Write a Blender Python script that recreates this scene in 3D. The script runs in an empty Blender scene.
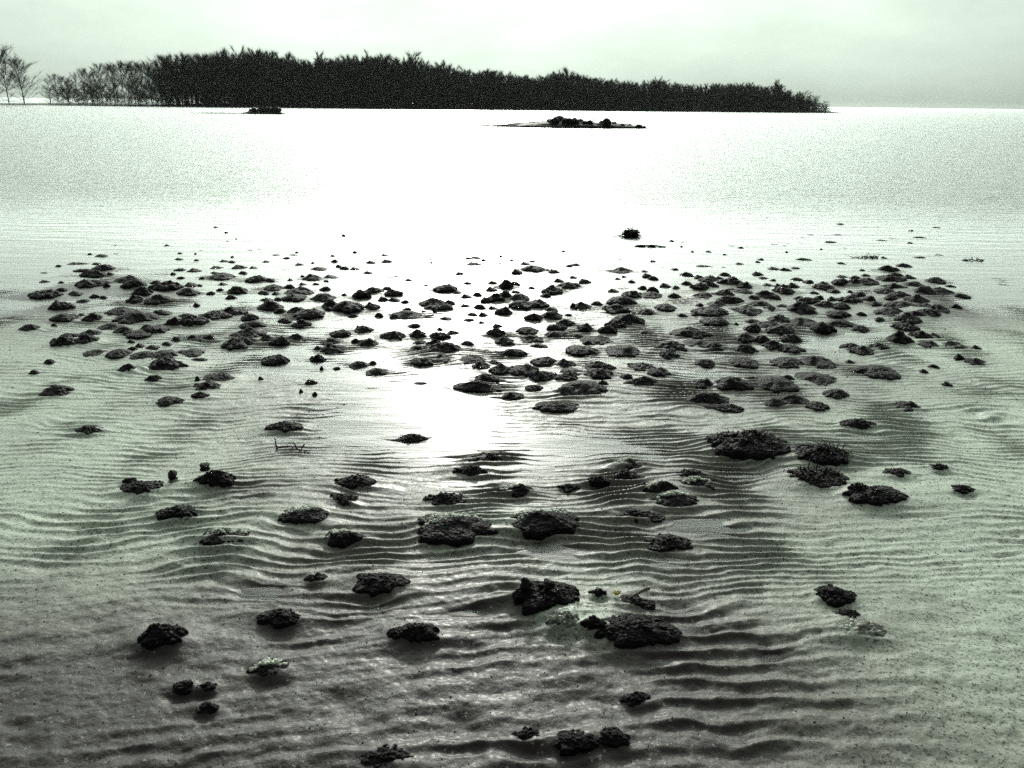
import bpy, math, random
import numpy as np
R = math.radians
sc = bpy.context.scene
col = sc.collection

# ------------------------------------------------------------------ camera, sky, sun, exposure
CAM_H = 1.6
cam = bpy.data.cameras.new('camera'); cam.sensor_width = 36; cam.lens = 36*804/1024
cam.clip_start = .05; cam.clip_end = 9000
co = bpy.data.objects.new('camera', cam); col.objects.link(co)
co.location = (0, 0, CAM_H)
from mathutils import Matrix
PITCH = math.atan(281/804); ROLL = math.atan(8/700)
co.rotation_euler = (Matrix.Rotation(math.pi/2-PITCH, 3, 'X') @ Matrix.Rotation(ROLL, 3, 'Z')).to_euler()
sc.camera = co

SUN_EL, SUN_AZ = 22.0, -3.0          # azimuth from +Y towards +X
w = bpy.data.worlds.new('World'); sc.world = w; w.use_nodes = True
nt = w.node_tree; nt.nodes.clear()
def N(nt, t, **k):
    n = nt.nodes.new(t)
    for a, v in k.items():
        if a.startswith('i_'): n.inputs[a[2:].replace('_', ' ')].default_value = v
        else: setattr(n, a, v)
    return n
sky = N(nt, 'ShaderNodeTexSky', sky_type='NISHITA', sun_disc=False, sun_elevation=R(SUN_EL), sun_rotation=R(SUN_AZ),
        altitude=0, air_density=1.0, dust_density=6.0, ozone_density=1.0)
hsv = N(nt, 'ShaderNodeHueSaturation'); hsv.inputs['Saturation'].default_value = .08
gm = N(nt, 'ShaderNodeGamma'); gm.inputs['Gamma'].default_value = .27      # thin even cloud: the sky's range is narrow
tint = N(nt, 'ShaderNodeMix', data_type='RGBA', blend_type='MULTIPLY'); tint.inputs[0].default_value = 1
tint.inputs[7].default_value = (.85, 1.0, .865, 1)
tc = N(nt, 'ShaderNodeTexCoord'); mp = N(nt, 'ShaderNodeMapping'); mp.inputs['Scale'].default_value = (1, 1, 2.5)
cn = N(nt, 'ShaderNodeTexNoise'); cn.inputs['Scale'].default_value = 3.2; cn.inputs['Detail'].default_value = 7; cn.inputs['Roughness'].default_value = .62
cr = N(nt, 'ShaderNodeMapRange'); cr.inputs[1].default_value = .3; cr.inputs[2].default_value = .7; cr.inputs[3].default_value = .82; cr.inputs[4].default_value = 1.14
cm = N(nt, 'ShaderNodeMix', data_type='RGBA', blend_type='MULTIPLY'); cm.inputs[0].default_value = 1
bg = N(nt, 'ShaderNodeBackground'); bg.inputs['Strength'].default_value = .15
wo = N(nt, 'ShaderNodeOutputWorld')
L = nt.links.new
L(sky.outputs[0], hsv.inputs['Color']); L(hsv.outputs[0], gm.inputs[0]); L(gm.outputs[0], tint.inputs[6])
L(tc.outputs['Generated'], mp.inputs[0]); L(mp.outputs[0], cn.inputs['Vector']); L(cn.outputs['Fac'], cr.inputs[0])
# thin overcast lit from behind: brighter with height and on the sun's side
sx_ = N(nt, 'ShaderNodeSeparateXYZ'); L(tc.outputs['Generated'], sx_.inputs[0])
up = N(nt, 'ShaderNodeFloatCurve'); cv = up.mapping.curves[0]
for p_, v_ in ((0, .235), (.05, .235), (.12, .24), (.22, .46), (.36, .88), (.5, .66), (.7, .34), (1, .26)):
    if p_ in (0, 1): cv.points[p_].location = (p_, v_)
    else: cv.points.new(p_, v_)
up.mapping.update(); L(sx_.outputs[2], up.inputs['Value'])
upm = N(nt, 'ShaderNodeMath', operation='MULTIPLY'); upm.inputs[1].default_value = 10; L(up.outputs[0], upm.inputs[0])
bk = N(nt, 'ShaderNodeMapRange', interpolation_type='SMOOTHSTEP'); bk.inputs[1].default_value = -.35; bk.inputs[2].default_value = .75; bk.inputs[3].default_value = .12; bk.inputs[4].default_value = 1; L(sx_.outputs[1], bk.inputs[0])
ml = N(nt, 'ShaderNodeMath', operation='MULTIPLY'); L(upm.outputs[0], ml.inputs[0]); L(bk.outputs[0], ml.inputs[1])
ax = N(nt, 'ShaderNodeMath', operation='ABSOLUTE'); L(sx_.outputs[0], ax.inputs[0])
a1 = N(nt, 'ShaderNodeMapRange', interpolation_type='SMOOTHSTEP'); a1.inputs[1].default_value = .08; a1.inputs[2].default_value = .62; a1.inputs[3].default_value = .8; a1.inputs[4].default_value = 0; L(ax.outputs[0], a1.inputs[0])
a2 = N(nt, 'ShaderNodeMapRange', interpolation_type='SMOOTHSTEP'); a2.inputs[1].default_value = .1; a2.inputs[2].default_value = .3; L(sx_.outputs[2], a2.inputs[0])
a3 = N(nt, 'ShaderNodeMath', operation='MULTIPLY_ADD'); a3.inputs[2].default_value = 1; L(a1.outputs[0], a3.inputs[0]); L(a2.outputs[0], a3.inputs[1])
a4 = N(nt, 'ShaderNodeMath', operation='MULTIPLY'); L(ml.outputs[0], a4.inputs[0]); L(a3.outputs[0], a4.inputs[1]); ml = a4
ml2 = N(nt, 'ShaderNodeMath', operation='MULTIPLY'); L(ml.outputs[0], ml2.inputs[0]); L(cr.outputs[0], ml2.inputs[1])
L(tint.outputs[2], cm.inputs[6]); L(ml2.outputs[0], cm.inputs[7]); L(cm.outputs[2], bg.inputs[0]); L(bg.outputs[0], wo.inputs[0])

sl = bpy.data.lights.new('sun', 'SUN'); sl.energy = 1.6; sl.angle = R(3.0); sl.color = (1, .96, .9)
so = bpy.data.objects.new('sun', sl); col.objects.link(so)
so.rotation_euler = (R(90-SUN_EL), 0, R(180-SUN_AZ))
so.location = (0, 0, 30)
sc.view_settings.view_transform = 'Standard'; sc.view_settings.look = 'None'
sc.view_settings.exposure = 0.4; sc.view_settings.gamma = 1.0; sc.view_settings.use_curve_mapping = False
sc.render.engine = 'CYCLES'
sc.cycles.max_bounces = 6; sc.cycles.transparent_max_bounces = 8; sc.cycles.caustics_reflective = False
sc.cycles.sample_clamp_indirect = 4; sc.cycles.use_denoising = False

# ------------------------------------------------------------------ helpers
rng = np.random.default_rng(7); rnd = random.Random(7)
def tag(o, label=None, cat=None, group=None, kind=None):
    if label: o['label'] = label
    if cat: o['category'] = cat
    if group: o['group'] = group
    if kind: o['kind'] = kind
    return o
def mesh_np(name, V, faces, smooth=True, mat=None):
    """faces: list of int arrays (n,k)"""
    me = bpy.data.meshes.new(name)
    V = np.asarray(V, np.float32); me.vertices.add(len(V)); me.vertices.foreach_set('co', V.ravel())
    idx = np.concatenate([f.ravel() for f in faces]).astype(np.int32)
    tot = np.concatenate([np.full(len(f), f.shape[1], np.int32) for f in faces])
    st = np.concatenate([[0], np.cumsum(tot)[:-1]]).astype(np.int32)
    me.loops.add(len(idx)); me.loops.foreach_set('vertex_index', idx)
    me.polygons.add(len(tot)); me.polygons.foreach_set('loop_start', st); me.polygons.foreach_set('loop_total', tot)
    me.polygons.foreach_set('use_smooth', np.full(len(tot), smooth))
    me.update(calc_edges=True)
    if mat: me.materials.append(mat)
    return me
def link(name, me, parent=None, loc=(0, 0, 0)):
    o = bpy.data.objects.new(name, me); col.objects.link(o); o.location = loc
    if parent: o.parent = parent
    return o
def _h(ix, iy, s):
    n = (ix.astype(np.int64)*374761393 + iy.astype(np.int64)*668265263 + s*1274126177) & 0xffffffff
    n = ((n ^ (n >> 13))*1274126177) & 0xffffffff
    n = (n ^ (n >> 16)) & 0xffffffff
    return n/4294967295.0
def vnoise(x, y, s=0):
    ix = np.floor(x); iy = np.floor(y); fx = x-ix; fy = y-iy
    ux = fx*fx*fx*(fx*(fx*6-15)+10); uy = fy*fy*fy*(fy*(fy*6-15)+10)
    a = _h(ix, iy, s); b = _h(ix+1, iy, s); c = _h(ix, iy+1, s); d = _h(ix+1, iy+1, s)
    return ((a*(1-ux)+b*ux)*(1-uy) + (c*(1-ux)+d*ux)*uy)*2-1
def fbm(x, y, s=0, o=4):
    r = 0; a = 1; t = 0
    for k in range(o):
        r = r+a*vnoise(x, y, s+k*17); t += a; a *= .5; x = x*2.03+3.1; y = y*2.03+1.7
    return r/t
def sstep(a, b, x):
    t = np.clip((x-a)/(b-a), 0, 1); return t*t*(3-2*t)

# ------------------------------------------------------------------ data (metres, camera foot at the origin)
MOUNDS = """
w|1.156 3.615 0.342 0.232 0.087|broad weedy black mound, the biggest on the flat, with ragged top
n|0.391 2.141 0.210 0.143 0.052|broad smooth dark mound with pale trampled silt beside it in the foreground
n|-0.232 2.792 0.274 0.187 0.055|long low mound with pale sunlit back and small pebbly head at one end
n|0.123 2.847 0.226 0.154 0.063|big mound with bright sunlit knobbly top and dark face, mid foreground
n|0.134 2.313 0.190 0.129 0.040|wide knobbly mound topped by one round black lump behind pale trampled silt
n|-1.076 2.077 0.123 0.084 0.055|dark squarish mound with flat top on dull brown mud, lower left
w|1.385 3.297 0.241 0.164 0.048|flat weedy dark patch mound directly below another weedy one near the biggest
w|1.478 3.514 0.238 0.162 0.054|ragged weedy dark mound just beside the biggest weedy mound, upper of the pair
n|-0.291 2.120 0.136 0.092 0.041|coarse black mound of round pebbly lumps with shining tops, lower foreground
n|-0.455 2.404 0.156 0.106 0.038|steep black knobbly mound standing alone on pale rippled sand
n|0.700 3.060 0.197 0.134 0.043|broad lit mound, lowest in a jumble of lumps right of centre
n|-1.085 2.713 0.172 0.117 0.039|wide knobbly mound with lit crest and deep dark face, left foreground
n|1.572 3.100 0.214 0.145 0.043|long ragged grey mound with weed ends on pale silt, right
n|-0.309 1.622 0.120 0.082 0.024|broad black mound cut off by the bottom edge of the picture
n|-0.828 2.884 0.188 0.128 0.038|long mound, half sunlit pale lumps and half dark, on rippled sand
p|0.172 2.178 0.096 0.065 0.043|pale lumpy heap of trampled silt between two dark foreground mounds
n|-0.642 2.698 0.140 0.095 0.044|peaked dark mound with one pale sunlit side, below the half-lit long mound
p|1.121 2.190 0.161 0.109 0.032|long pale smooth log-shaped mound alone on the greenish silt
n|-1.301 3.179 0.146 0.099 0.058|dark mound with a round ball lump standing up on one end
n|1.113 2.368 0.125 0.085 0.036|dark peaked mound just behind the long pale log-shaped mound
n|-1.338 2.885 0.141 0.096 0.040|rounded dark mound with soft edges left of the wide lit-crested mound
n|-0.691 3.188 0.161 0.109 0.038|dark rounded mound, upper of a touching pair on the ripples
n|-0.746 2.202 0.118 0.081 0.026|low knobbly dark mound alone on brown rippled mud, lower left
n|0.835 3.224 0.147 0.100 0.046|tall ragged dark mound behind a jumble of lit lumps
n|0.519 2.927 0.163 0.111 0.033|long ragged dark mound with soft edges above the jagged black one
n|-0.272 3.043 0.140 0.095 0.038|low knobbly mound above the long pale-backed mound
n|0.528 3.302 0.151 0.102 0.042|larger dark mound, lower of two stacked close together
n|0.031 3.139 0.130 0.088 0.047|dark mound with pebbly crest on ripples above the big sunlit mound
n|0.643 3.139 0.130 0.088 0.047|pale lit lump, farthest left in the jumble of lumps right of centre
n|0.418 2.302 0.123 0.083 0.025|low dark mound under a pale stick in the foreground
n|0.179 1.679 0.096 0.065 0.020|dark low mound near the bottom edge, middle of a line of three
n|0.603 2.712 0.153 0.104 0.031|low jagged black mound alone on smooth ripples right of centre
n|-0.706 1.959 0.095 0.065 0.024|mound with one pale lit shoulder on brown rippled mud below a knobbly one
m|0.439 4.466 0.235 0.212 0.034|broad flat dark mud mound, ninth from right in first row from the near edge
n|-1.590 3.123 0.158 0.107 0.032|long low greyish mound with pale lumps at one end, far left foreground
n|0.272 1.696 0.079 0.054 0.024|rounded knobbly mound near the bottom edge, last of a line of three
m|-2.183 4.790 0.209 0.188 0.042|broad low dark mud mound, second from left in third row from the near edge
n|0.056 2.310 0.089 0.061 0.038|pale ridge-like mound joined to one with a round black lump
n|-0.189 3.337 0.137 0.093 0.041|peaked dark mound just below an oval one at the centre
m|-2.876 5.948 0.279 0.251 0.044|broad low dark mud mound, third from left in sixth row from open water
n|-0.119 3.500 0.158 0.108 0.033|dark oval mound with flat base, upper of two at the centre
m|1.110 4.296 0.237 0.130 0.028|broad flat dark mud mound, eighth from right in first row from the near edge
n|0.361 1.853 0.075 0.051 0.028|soft-edged small mound alone on dark brown mud, lower centre
m|0.889 6.010 0.231 0.208 0.051|broad low dark mud mound, eighth from right in sixth row from open water
m|2.365 6.426 0.245 0.221 0.054|broad low dark mud mound, fourth from right in fifth row from open water
n|0.545 3.431 0.140 0.095 0.037|dark mound with lit rim, upper of two stacked close together
n|1.840 3.939 0.158 0.107 0.043|dark cone-shaped mound at the ripple edge, right of the weedy mounds
n|0.053 1.706 0.079 0.054 0.020|small pebbly mound near the bottom edge, first of a line of three
m|-0.461 5.237 0.226 0.203 0.040|broad low dark mud mound, sixth from left in fourth row from the near edge
m|-1.890 5.528 0.226 0.203 0.042|broad low dark mud mound, sixth from left in sixth row from the near edge
m|1.594 4.579 0.190 0.171 0.035|middling low dark mud mound, third from right in second row from the near edge
n|-0.706 3.045 0.126 0.086 0.028|smaller dark mound, lower of a touching pair on the ripples
m|1.322 4.551 0.159 0.144 0.040|middling rounded dark mud mound, sixth from right in first row from the near edge
n|0.809 3.314 0.121 0.082 0.038|pointed small crest, topmost of the jumble of lumps right of centre
m|1.313 5.688 0.244 0.219 0.037|broad low dark mud mound, third from right in sixth row from the near edge
m|-0.202 4.480 0.226 0.124 0.025|broad flat dark mud mound, fifth from left in first row from the near edge
m|2.301 4.844 0.190 0.171 0.032|middling low dark mud mound, first from right in second row from the near edge
m|1.821 6.879 0.218 0.196 0.051|broad rounded dark mud mound, seventh from right in third row from open water
m|1.991 5.021 0.185 0.167 0.033|middling low dark mud mound, second from right in third row from the near edge
n|-1.171 3.829 0.154 0.105 0.031|low dark oval mound alone in bright smooth water near a twig
n|-0.502 3.723 0.125 0.085 0.032|small black oval mound alone in bright smooth water film, centre
n|0.265 2.148 0.063 0.043 0.028|small black lump beside the broad smooth foreground mound
n|1.508 3.136 0.086 0.059 0.039|small lump at the weedy end of the long ragged grey mound
m|0.757 5.273 0.193 0.174 0.031|middling low dark mud mound, ninth from left in fourth row from the near edge
m|-1.333 6.343 0.175 0.158 0.047|middling rounded dark mud mound, fifth from left in fifth row from open water
m|-2.941 6.530 0.207 0.187 0.041|broad low dark mud mound, second from left in third row from open water
m|2.220 6.906 0.218 0.197 0.044|broad low dark mud mound, fourth from right in third row from open water
m|3.724 7.177 0.226 0.204 0.045|broad low dark mud mound, second from right in second row from open water
m|1.600 6.355 0.243 0.218 0.034|broad flat dark mud mound, seventh from right in fifth row from open water
m|-2.422 5.849 0.169 0.152 0.041|middling rounded dark mud mound, fourth from left in sixth row from open water
m|2.794 5.586 0.132 0.119 0.048|middling steep dark mud mound, third from right in fifth row from the near edge
m|0.783 4.606 0.201 0.111 0.022|broad flat dark mud mound, seventh from right in second row from the near edge
n|-0.925 1.876 0.059 0.040 0.022|soft dark mound on brown mud, upper of three at the lower left
n|-0.827 1.790 0.057 0.038 0.021|dark smooth mound on brown mud, lowest of three at the lower left
m|-2.594 4.310 0.133 0.120 0.028|middling low dark mud mound, first from left in first row from the near edge
m|3.507 6.844 0.202 0.182 0.043|broad low dark mud mound, first from right in fourth row from open water
m|0.230 4.169 0.184 0.101 0.018|middling flat dark mud mound, eighth from left in first row from the near edge
m|1.853 6.718 0.284 0.156 0.028|broad flat dark mud mound, seventh from right in fourth row from open water
m|-1.588 6.123 0.169 0.152 0.039|middling rounded dark mud mound, seventh from left in sixth row from open water
m|0.070 4.797 0.136 0.122 0.031|middling rounded dark mud mound, seventh from left in second row from the near edge
m|0.559 4.881 0.138 0.124 0.032|middling rounded dark mud mound, seventh from right in third row from the near edge
m|1.598 4.298 0.123 0.111 0.028|middling rounded dark mud mound, fourth from right in first row from the near edge
m|2.328 5.833 0.118 0.107 0.050|middling steep dark mud mound, fourth from right in seventh row from open water
m|-3.802 7.136 0.225 0.203 0.038|broad low dark mud mound, first from left in first row from open water
m|2.248 6.038 0.193 0.174 0.032|middling low dark mud mound, fifth from right in sixth row from open water
m|1.885 4.706 0.175 0.157 0.023|middling flat dark mud mound, second from right in second row from the near edge
m|-3.090 7.028 0.178 0.160 0.044|middling rounded dark mud mound, second from left in second row from open water
m|-2.606 5.612 0.144 0.130 0.036|middling rounded dark mud mound, third from left in seventh row from open water
m|-3.077 5.296 0.137 0.123 0.034|middling rounded dark mud mound, first from left in fifth row from the near edge
m|-1.218 5.220 0.135 0.122 0.034|middling rounded dark mud mound, fifth from left in fourth row from the near edge
m|0.918 6.658 0.169 0.152 0.042|middling rounded dark mud mound, ninth from right in fourth row from open water
m|3.506 6.492 0.165 0.149 0.041|middling rounded dark mud mound, first from right in fifth row from open water
n|0.592 3.183 0.088 0.060 0.027|small grey lump at the left tip of the jumble right of centre
n|0.299 2.340 0.057 0.038 0.025|small dark lump mound at the far edge of the pale trampled silt
m|-1.534 4.959 0.124 0.111 0.033|middling rounded dark mud mound, third from left in third row from the near edge
m|1.806 5.020 0.174 0.157 0.024|middling flat dark mud mound, third from right in third row from the near edge
m|-1.896 5.294 0.148 0.134 0.031|middling low dark mud mound, third from left in fifth row from the near edge
m|3.086 6.414 0.190 0.171 0.034|middling low dark mud mound, third from right in fifth row from open water
n|0.385 3.228 0.089 0.060 0.025|small pointed dark mound, second of two small ones beside each other
n|1.770 3.351 0.107 0.073 0.021|small low brown mound alone on pale green silt, right side
m|1.605 5.303 0.126 0.113 0.034|middling rounded dark mud mound, fifth from right in fourth row from the near edge
m|3.123 6.197 0.145 0.130 0.040|middling rounded dark mud mound, third from right in sixth row from open water
m|-3.092 6.139 0.170 0.153 0.033|middling low dark mud mound, first from left in fifth row from open water
m|1.656 6.854 0.188 0.169 0.036|middling low dark mud mound, eighth from right in third row from open water
m|2.027 7.000 0.192 0.172 0.037|middling low dark mud mound, fifth from right in third row from open water
m|3.543 7.348 0.200 0.180 0.039|broad low dark mud mound, fourth from right in second row from open water
m|3.680 7.727 0.226 0.204 0.037|broad low dark mud mound, second from right in first row from open water
m|-1.972 6.373 0.135 0.122 0.043|middling steep dark mud mound, third from left in fourth row from open water
m|2.051 7.472 0.157 0.141 0.050|middling steep dark mud mound, seventh from right in first row from open water
m|0.187 4.698 0.113 0.102 0.030|middling rounded dark mud mound, eighth from left in second row from the near edge
m|-2.523 5.794 0.112 0.100 0.043|middling steep dark mud mound, fourth from left in seventh row from open water
m|-1.881 6.918 0.175 0.157 0.038|middling low dark mud mound, sixth from left in second row from open water
n|1.982 3.189 0.088 0.060 0.022|faint small mound, farthest right on the pale green silt
n|1.117 2.248 0.066 0.045 0.020|small dark lump touching the back of the long pale log-shaped mound
m|1.909 6.401 0.190 0.171 0.030|middling low dark mud mound, sixth from right in fifth row from open water
m|1.148 4.577 0.105 0.095 0.029|middling rounded dark mud mound, fifth from right in second row from the near edge
m|-3.395 7.080 0.149 0.134 0.045|middling steep dark mud mound, fifth from left in first row from open water
m|-2.952 5.342 0.115 0.104 0.035|middling steep dark mud mound, second from left in fifth row from the near edge
m|0.536 4.752 0.124 0.112 0.026|middling low dark mud mound, eighth from right in second row from the near edge
m|0.318 4.411 0.116 0.105 0.024|middling low dark mud mound, ninth from left in first row from the near edge
m|1.932 5.928 0.152 0.137 0.032|middling low dark mud mound, sixth from right in seventh row from open water
m|1.998 5.813 0.149 0.134 0.031|middling low dark mud mound, fifth from right in seventh row from open water
m|1.116 5.348 0.138 0.124 0.029|middling low dark mud mound, seventh from right in fourth row from the near edge
m|3.883 7.193 0.181 0.163 0.038|middling low dark mud mound, first from right in second row from open water
m|3.424 6.552 0.166 0.150 0.035|middling low dark mud mound, second from right in fifth row from open water
m|2.543 6.027 0.154 0.139 0.032|middling low dark mud mound, third from right in seventh row from open water
m|3.379 6.373 0.162 0.146 0.034|middling low dark mud mound, first from right in sixth row from open water
m|2.418 5.340 0.138 0.124 0.029|middling low dark mud mound, second from right in fourth row from the near edge
m|1.498 5.008 0.141 0.127 0.025|middling low dark mud mound, fourth from right in third row from the near edge
m|-2.271 5.029 0.153 0.137 0.023|middling low dark mud mound, third from left in fourth row from the near edge
n|-0.684 2.442 0.070 0.048 0.020|tiny dark mound alone on plain silt above the knobbly left mounds
m|-2.211 6.194 0.145 0.130 0.034|middling rounded dark mud mound, third from left in fifth row from open water
m|-2.307 6.075 0.168 0.151 0.028|middling low dark mud mound, fifth from left in sixth row from open water
m|-0.843 6.193 0.171 0.154 0.029|middling low dark mud mound, seventh from left in fifth row from open water
m|0.471 5.247 0.147 0.132 0.025|middling low dark mud mound, eighth from left in fourth row from the near edge
m|-3.622 6.297 0.127 0.114 0.040|middling steep dark mud mound, first from left in fourth row from open water
m|-1.012 5.382 0.122 0.110 0.031|middling rounded dark mud mound, eighth from left in fifth row from the near edge
n|-0.857 1.874 0.050 0.034 0.020|small dark mound on brown mud, touching a soft one, lower left
m|-3.983 6.701 0.170 0.153 0.033|middling low dark mud mound, first from left in third row from open water
m|-1.772 4.593 0.121 0.109 0.023|middling low dark mud mound, third from left in second row from the near edge
m|-1.783 4.428 0.117 0.105 0.022|middling low dark mud mound, fourth from left in first row from the near edge
m|2.227 4.256 0.113 0.101 0.022|middling low dark mud mound, first from right in first row from the near edge
m|-1.940 5.807 0.137 0.123 0.031|middling rounded dark mud mound, fifth from left in seventh row from open water
m|-0.677 6.588 0.153 0.138 0.035|middling rounded dark mud mound, fifth from left in fourth row from open water
m|0.859 6.404 0.149 0.134 0.034|middling rounded dark mud mound, ninth from left in fifth row from open water
m|0.306 6.170 0.144 0.130 0.033|middling rounded dark mud mound, ninth from left in sixth row from open water
m|0.207 4.994 0.119 0.107 0.027|middling rounded dark mud mound, ninth from right in third row from the near edge
m|-0.853 5.572 0.132 0.118 0.030|middling rounded dark mud mound, ninth from left in sixth row from the near edge
m|2.089 6.106 0.143 0.129 0.033|middling rounded dark mud mound, sixth from right in sixth row from open water
m|3.435 7.006 0.162 0.146 0.037|middling rounded dark mud mound, first from right in third row from open water
m|2.996 5.950 0.140 0.126 0.032|middling rounded dark mud mound, first from right in seventh row from open water
m|1.889 4.421 0.107 0.096 0.024|middling rounded dark mud mound, second from right in first row from the near edge
m|-3.208 6.824 0.130 0.117 0.043|middling steep dark mud mound, first from left in second row from open water
m|-0.074 4.800 0.105 0.094 0.028|middling rounded dark mud mound, sixth from left in second row from the near edge
m|-2.589 5.033 0.120 0.108 0.026|middling low dark mud mound, second from left in fourth row from the near edge
m|0.059 6.511 0.165 0.149 0.030|middling low dark mud mound, seventh from left in fourth row from open water
m|-0.158 4.648 0.107 0.096 0.025|middling rounded dark mud mound, fifth from left in second row from the near edge
m|0.599 5.526 0.154 0.139 0.024|middling low dark mud mound, eighth from right in fifth row from the near edge
m|3.282 6.668 0.183 0.165 0.028|middling low dark mud mound, second from right in fourth row from open water
m|-2.371 4.708 0.087 0.079 0.031|small steep dark mud mound, first from left in second row from the near edge
m|-1.893 4.163 0.101 0.091 0.021|middling low dark mud mound, second from left in first row from the near edge
m|3.352 7.558 0.174 0.157 0.036|middling low dark mud mound, fourth from right in first row from open water
m|3.122 5.478 0.130 0.117 0.027|middling low dark mud mound, first from right in fifth row from the near edge
m|2.445 7.182 0.136 0.122 0.042|middling steep dark mud mound, sixth from right in second row from open water
n|-2.141 3.766 0.118 0.080 0.024|faint low brown mound alone on pale green silt at far left
m|-3.558 7.292 0.153 0.138 0.038|middling rounded dark mud mound, fourth from left in first row from open water
m|1.050 5.172 0.112 0.101 0.028|middling rounded dark mud mound, eighth from right in fourth row from the near edge
m|0.345 4.938 0.099 0.089 0.029|small steep dark mud mound, eighth from right in third row from the near edge
m|-3.417 5.939 0.139 0.125 0.029|middling low dark mud mound, first from left in sixth row from open water
m|1.673 5.575 0.108 0.097 0.032|middling steep dark mud mound, second from right in sixth row from the near edge
m|1.827 5.394 0.105 0.094 0.031|middling steep dark mud mound, fifth from right in fifth row from the near edge
m|-1.624 6.715 0.156 0.140 0.031|middling low dark mud mound, fourth from left in third row from open water
m|1.559 6.036 0.142 0.127 0.028|middling low dark mud mound, seventh from right in sixth row from open water
m|2.935 6.859 0.159 0.143 0.032|middling low dark mud mound, third from right in third row from open water
m|3.236 6.326 0.148 0.133 0.030|middling low dark mud mound, second from right in sixth row from open water
m|-1.488 6.415 0.109 0.098 0.041|middling steep dark mud mound, fourth from left in fourth row from open water
m|0.819 4.916 0.128 0.115 0.021|middling low dark mud mound, sixth from right in third row from the near edge
n|0.250 3.188 0.088 0.060 0.020|small flat dark mound, first of two small ones beside each other
m|2.013 5.591 0.114 0.103 0.030|middling rounded dark mud mound, fourth from right in fifth row from the near edge
m|0.345 7.078 0.134 0.121 0.039|middling rounded dark mud mound, tenth from left in second row from open water
m|-2.783 7.544 0.174 0.156 0.033|middling low dark mud mound, sixth from left in first row from open water
m|1.263 5.000 0.114 0.102 0.024|middling low dark mud mound, fifth from right in third row from the near edge
m|-0.600 7.101 0.149 0.134 0.034|middling rounded dark mud mound, eighth from left in second row from open water
m|0.204 6.543 0.127 0.115 0.035|middling rounded dark mud mound, eighth from left in fourth row from open water
m|1.400 5.381 0.116 0.104 0.027|middling rounded dark mud mound, sixth from right in fourth row from the near edge
m|-1.529 5.465 0.100 0.090 0.032|small steep dark mud mound, seventh from left in sixth row from the near edge
m|-1.307 6.793 0.108 0.097 0.043|middling steep dark mud mound, fifth from left in third row from open water
m|1.185 4.176 0.139 0.076 0.014|middling flat dark mud mound, seventh from right in first row from the near edge
m|-3.134 6.528 0.124 0.112 0.035|middling rounded dark mud mound, second from left in fourth row from open water
m|-1.706 6.230 0.119 0.107 0.033|middling rounded dark mud mound, fourth from left in fifth row from open water
m|0.786 5.902 0.113 0.102 0.032|middling rounded dark mud mound, eighth from right in seventh row from open water
m|-1.617 5.357 0.092 0.083 0.032|small steep dark mud mound, sixth from left in fifth row from the near edge
m|-0.120 5.653 0.097 0.087 0.034|small steep dark mud mound, seventh from right in sixth row from the near edge
m|1.828 7.323 0.123 0.111 0.043|middling steep dark mud mound, eighth from right in second row from open water
m|2.621 6.316 0.141 0.127 0.028|middling low dark mud mound, fourth from right in sixth row from open water
m|-3.191 5.918 0.101 0.091 0.035|middling steep dark mud mound, second from left in sixth row from open water
m|0.136 5.528 0.131 0.118 0.024|middling low dark mud mound, sixth from right in sixth row from the near edge
m|3.772 7.475 0.172 0.155 0.031|middling low dark mud mound, third from right in second row from open water
m|0.012 5.172 0.112 0.101 0.025|middling low dark mud mound, seventh from left in fourth row from the near edge
m|2.571 5.429 0.117 0.105 0.026|middling low dark mud mound, first from right in fourth row from the near edge
m|-0.053 5.446 0.111 0.100 0.027|middling rounded dark mud mound, ninth from right in fifth row from the near edge
m|-0.976 4.899 0.101 0.091 0.024|middling rounded dark mud mound, fifth from left in third row from the near edge
m|1.705 7.249 0.122 0.110 0.041|middling steep dark mud mound, ninth from right in second row from open water
m|-2.404 5.009 0.130 0.117 0.020|middling low dark mud mound, first from left in third row from the near edge
m|-2.427 6.938 0.132 0.118 0.035|middling rounded dark mud mound, fourth from left in second row from open water
m|0.570 6.521 0.124 0.112 0.033|middling rounded dark mud mound, ninth from left in fourth row from open water
m|0.097 5.736 0.118 0.106 0.027|middling rounded dark mud mound, eighth from left in seventh row from open water
m|-0.059 7.256 0.107 0.096 0.046|middling steep dark mud mound, ninth from left in second row from open water
m|-0.069 6.792 0.100 0.090 0.043|middling steep dark mud mound, eighth from left in third row from open water
m|0.541 5.801 0.087 0.078 0.037|small steep dark mud mound, ninth from right in seventh row from open water
m|1.775 5.538 0.095 0.086 0.031|small steep dark mud mound, sixth from right in fifth row from the near edge
m|-2.829 6.854 0.130 0.117 0.033|middling rounded dark mud mound, third from left in second row from open water
m|0.524 7.320 0.138 0.124 0.035|middling rounded dark mud mound, tenth from left in first row from open water
m|0.334 4.667 0.092 0.083 0.023|small rounded dark mud mound, ninth from left in second row from the near edge
m|-0.198 4.893 0.096 0.086 0.024|small rounded dark mud mound, ninth from left in third row from the near edge
m|2.882 7.387 0.139 0.126 0.036|middling rounded dark mud mound, fifth from right in second row from open water
m|2.530 6.746 0.128 0.115 0.033|middling rounded dark mud mound, fifth from right in fourth row from open water
m|1.481 4.638 0.091 0.082 0.023|small rounded dark mud mound, fourth from right in second row from the near edge
m|3.013 5.744 0.111 0.100 0.028|middling rounded dark mud mound, first from right in sixth row from the near edge
m|1.296 5.465 0.141 0.127 0.020|middling flat dark mud mound, seventh from right in fifth row from the near edge
m|-1.862 6.706 0.142 0.128 0.028|middling low dark mud mound, third from left in third row from open water
m|-1.584 5.847 0.100 0.090 0.031|small steep dark mud mound, sixth from left in seventh row from open water
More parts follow.
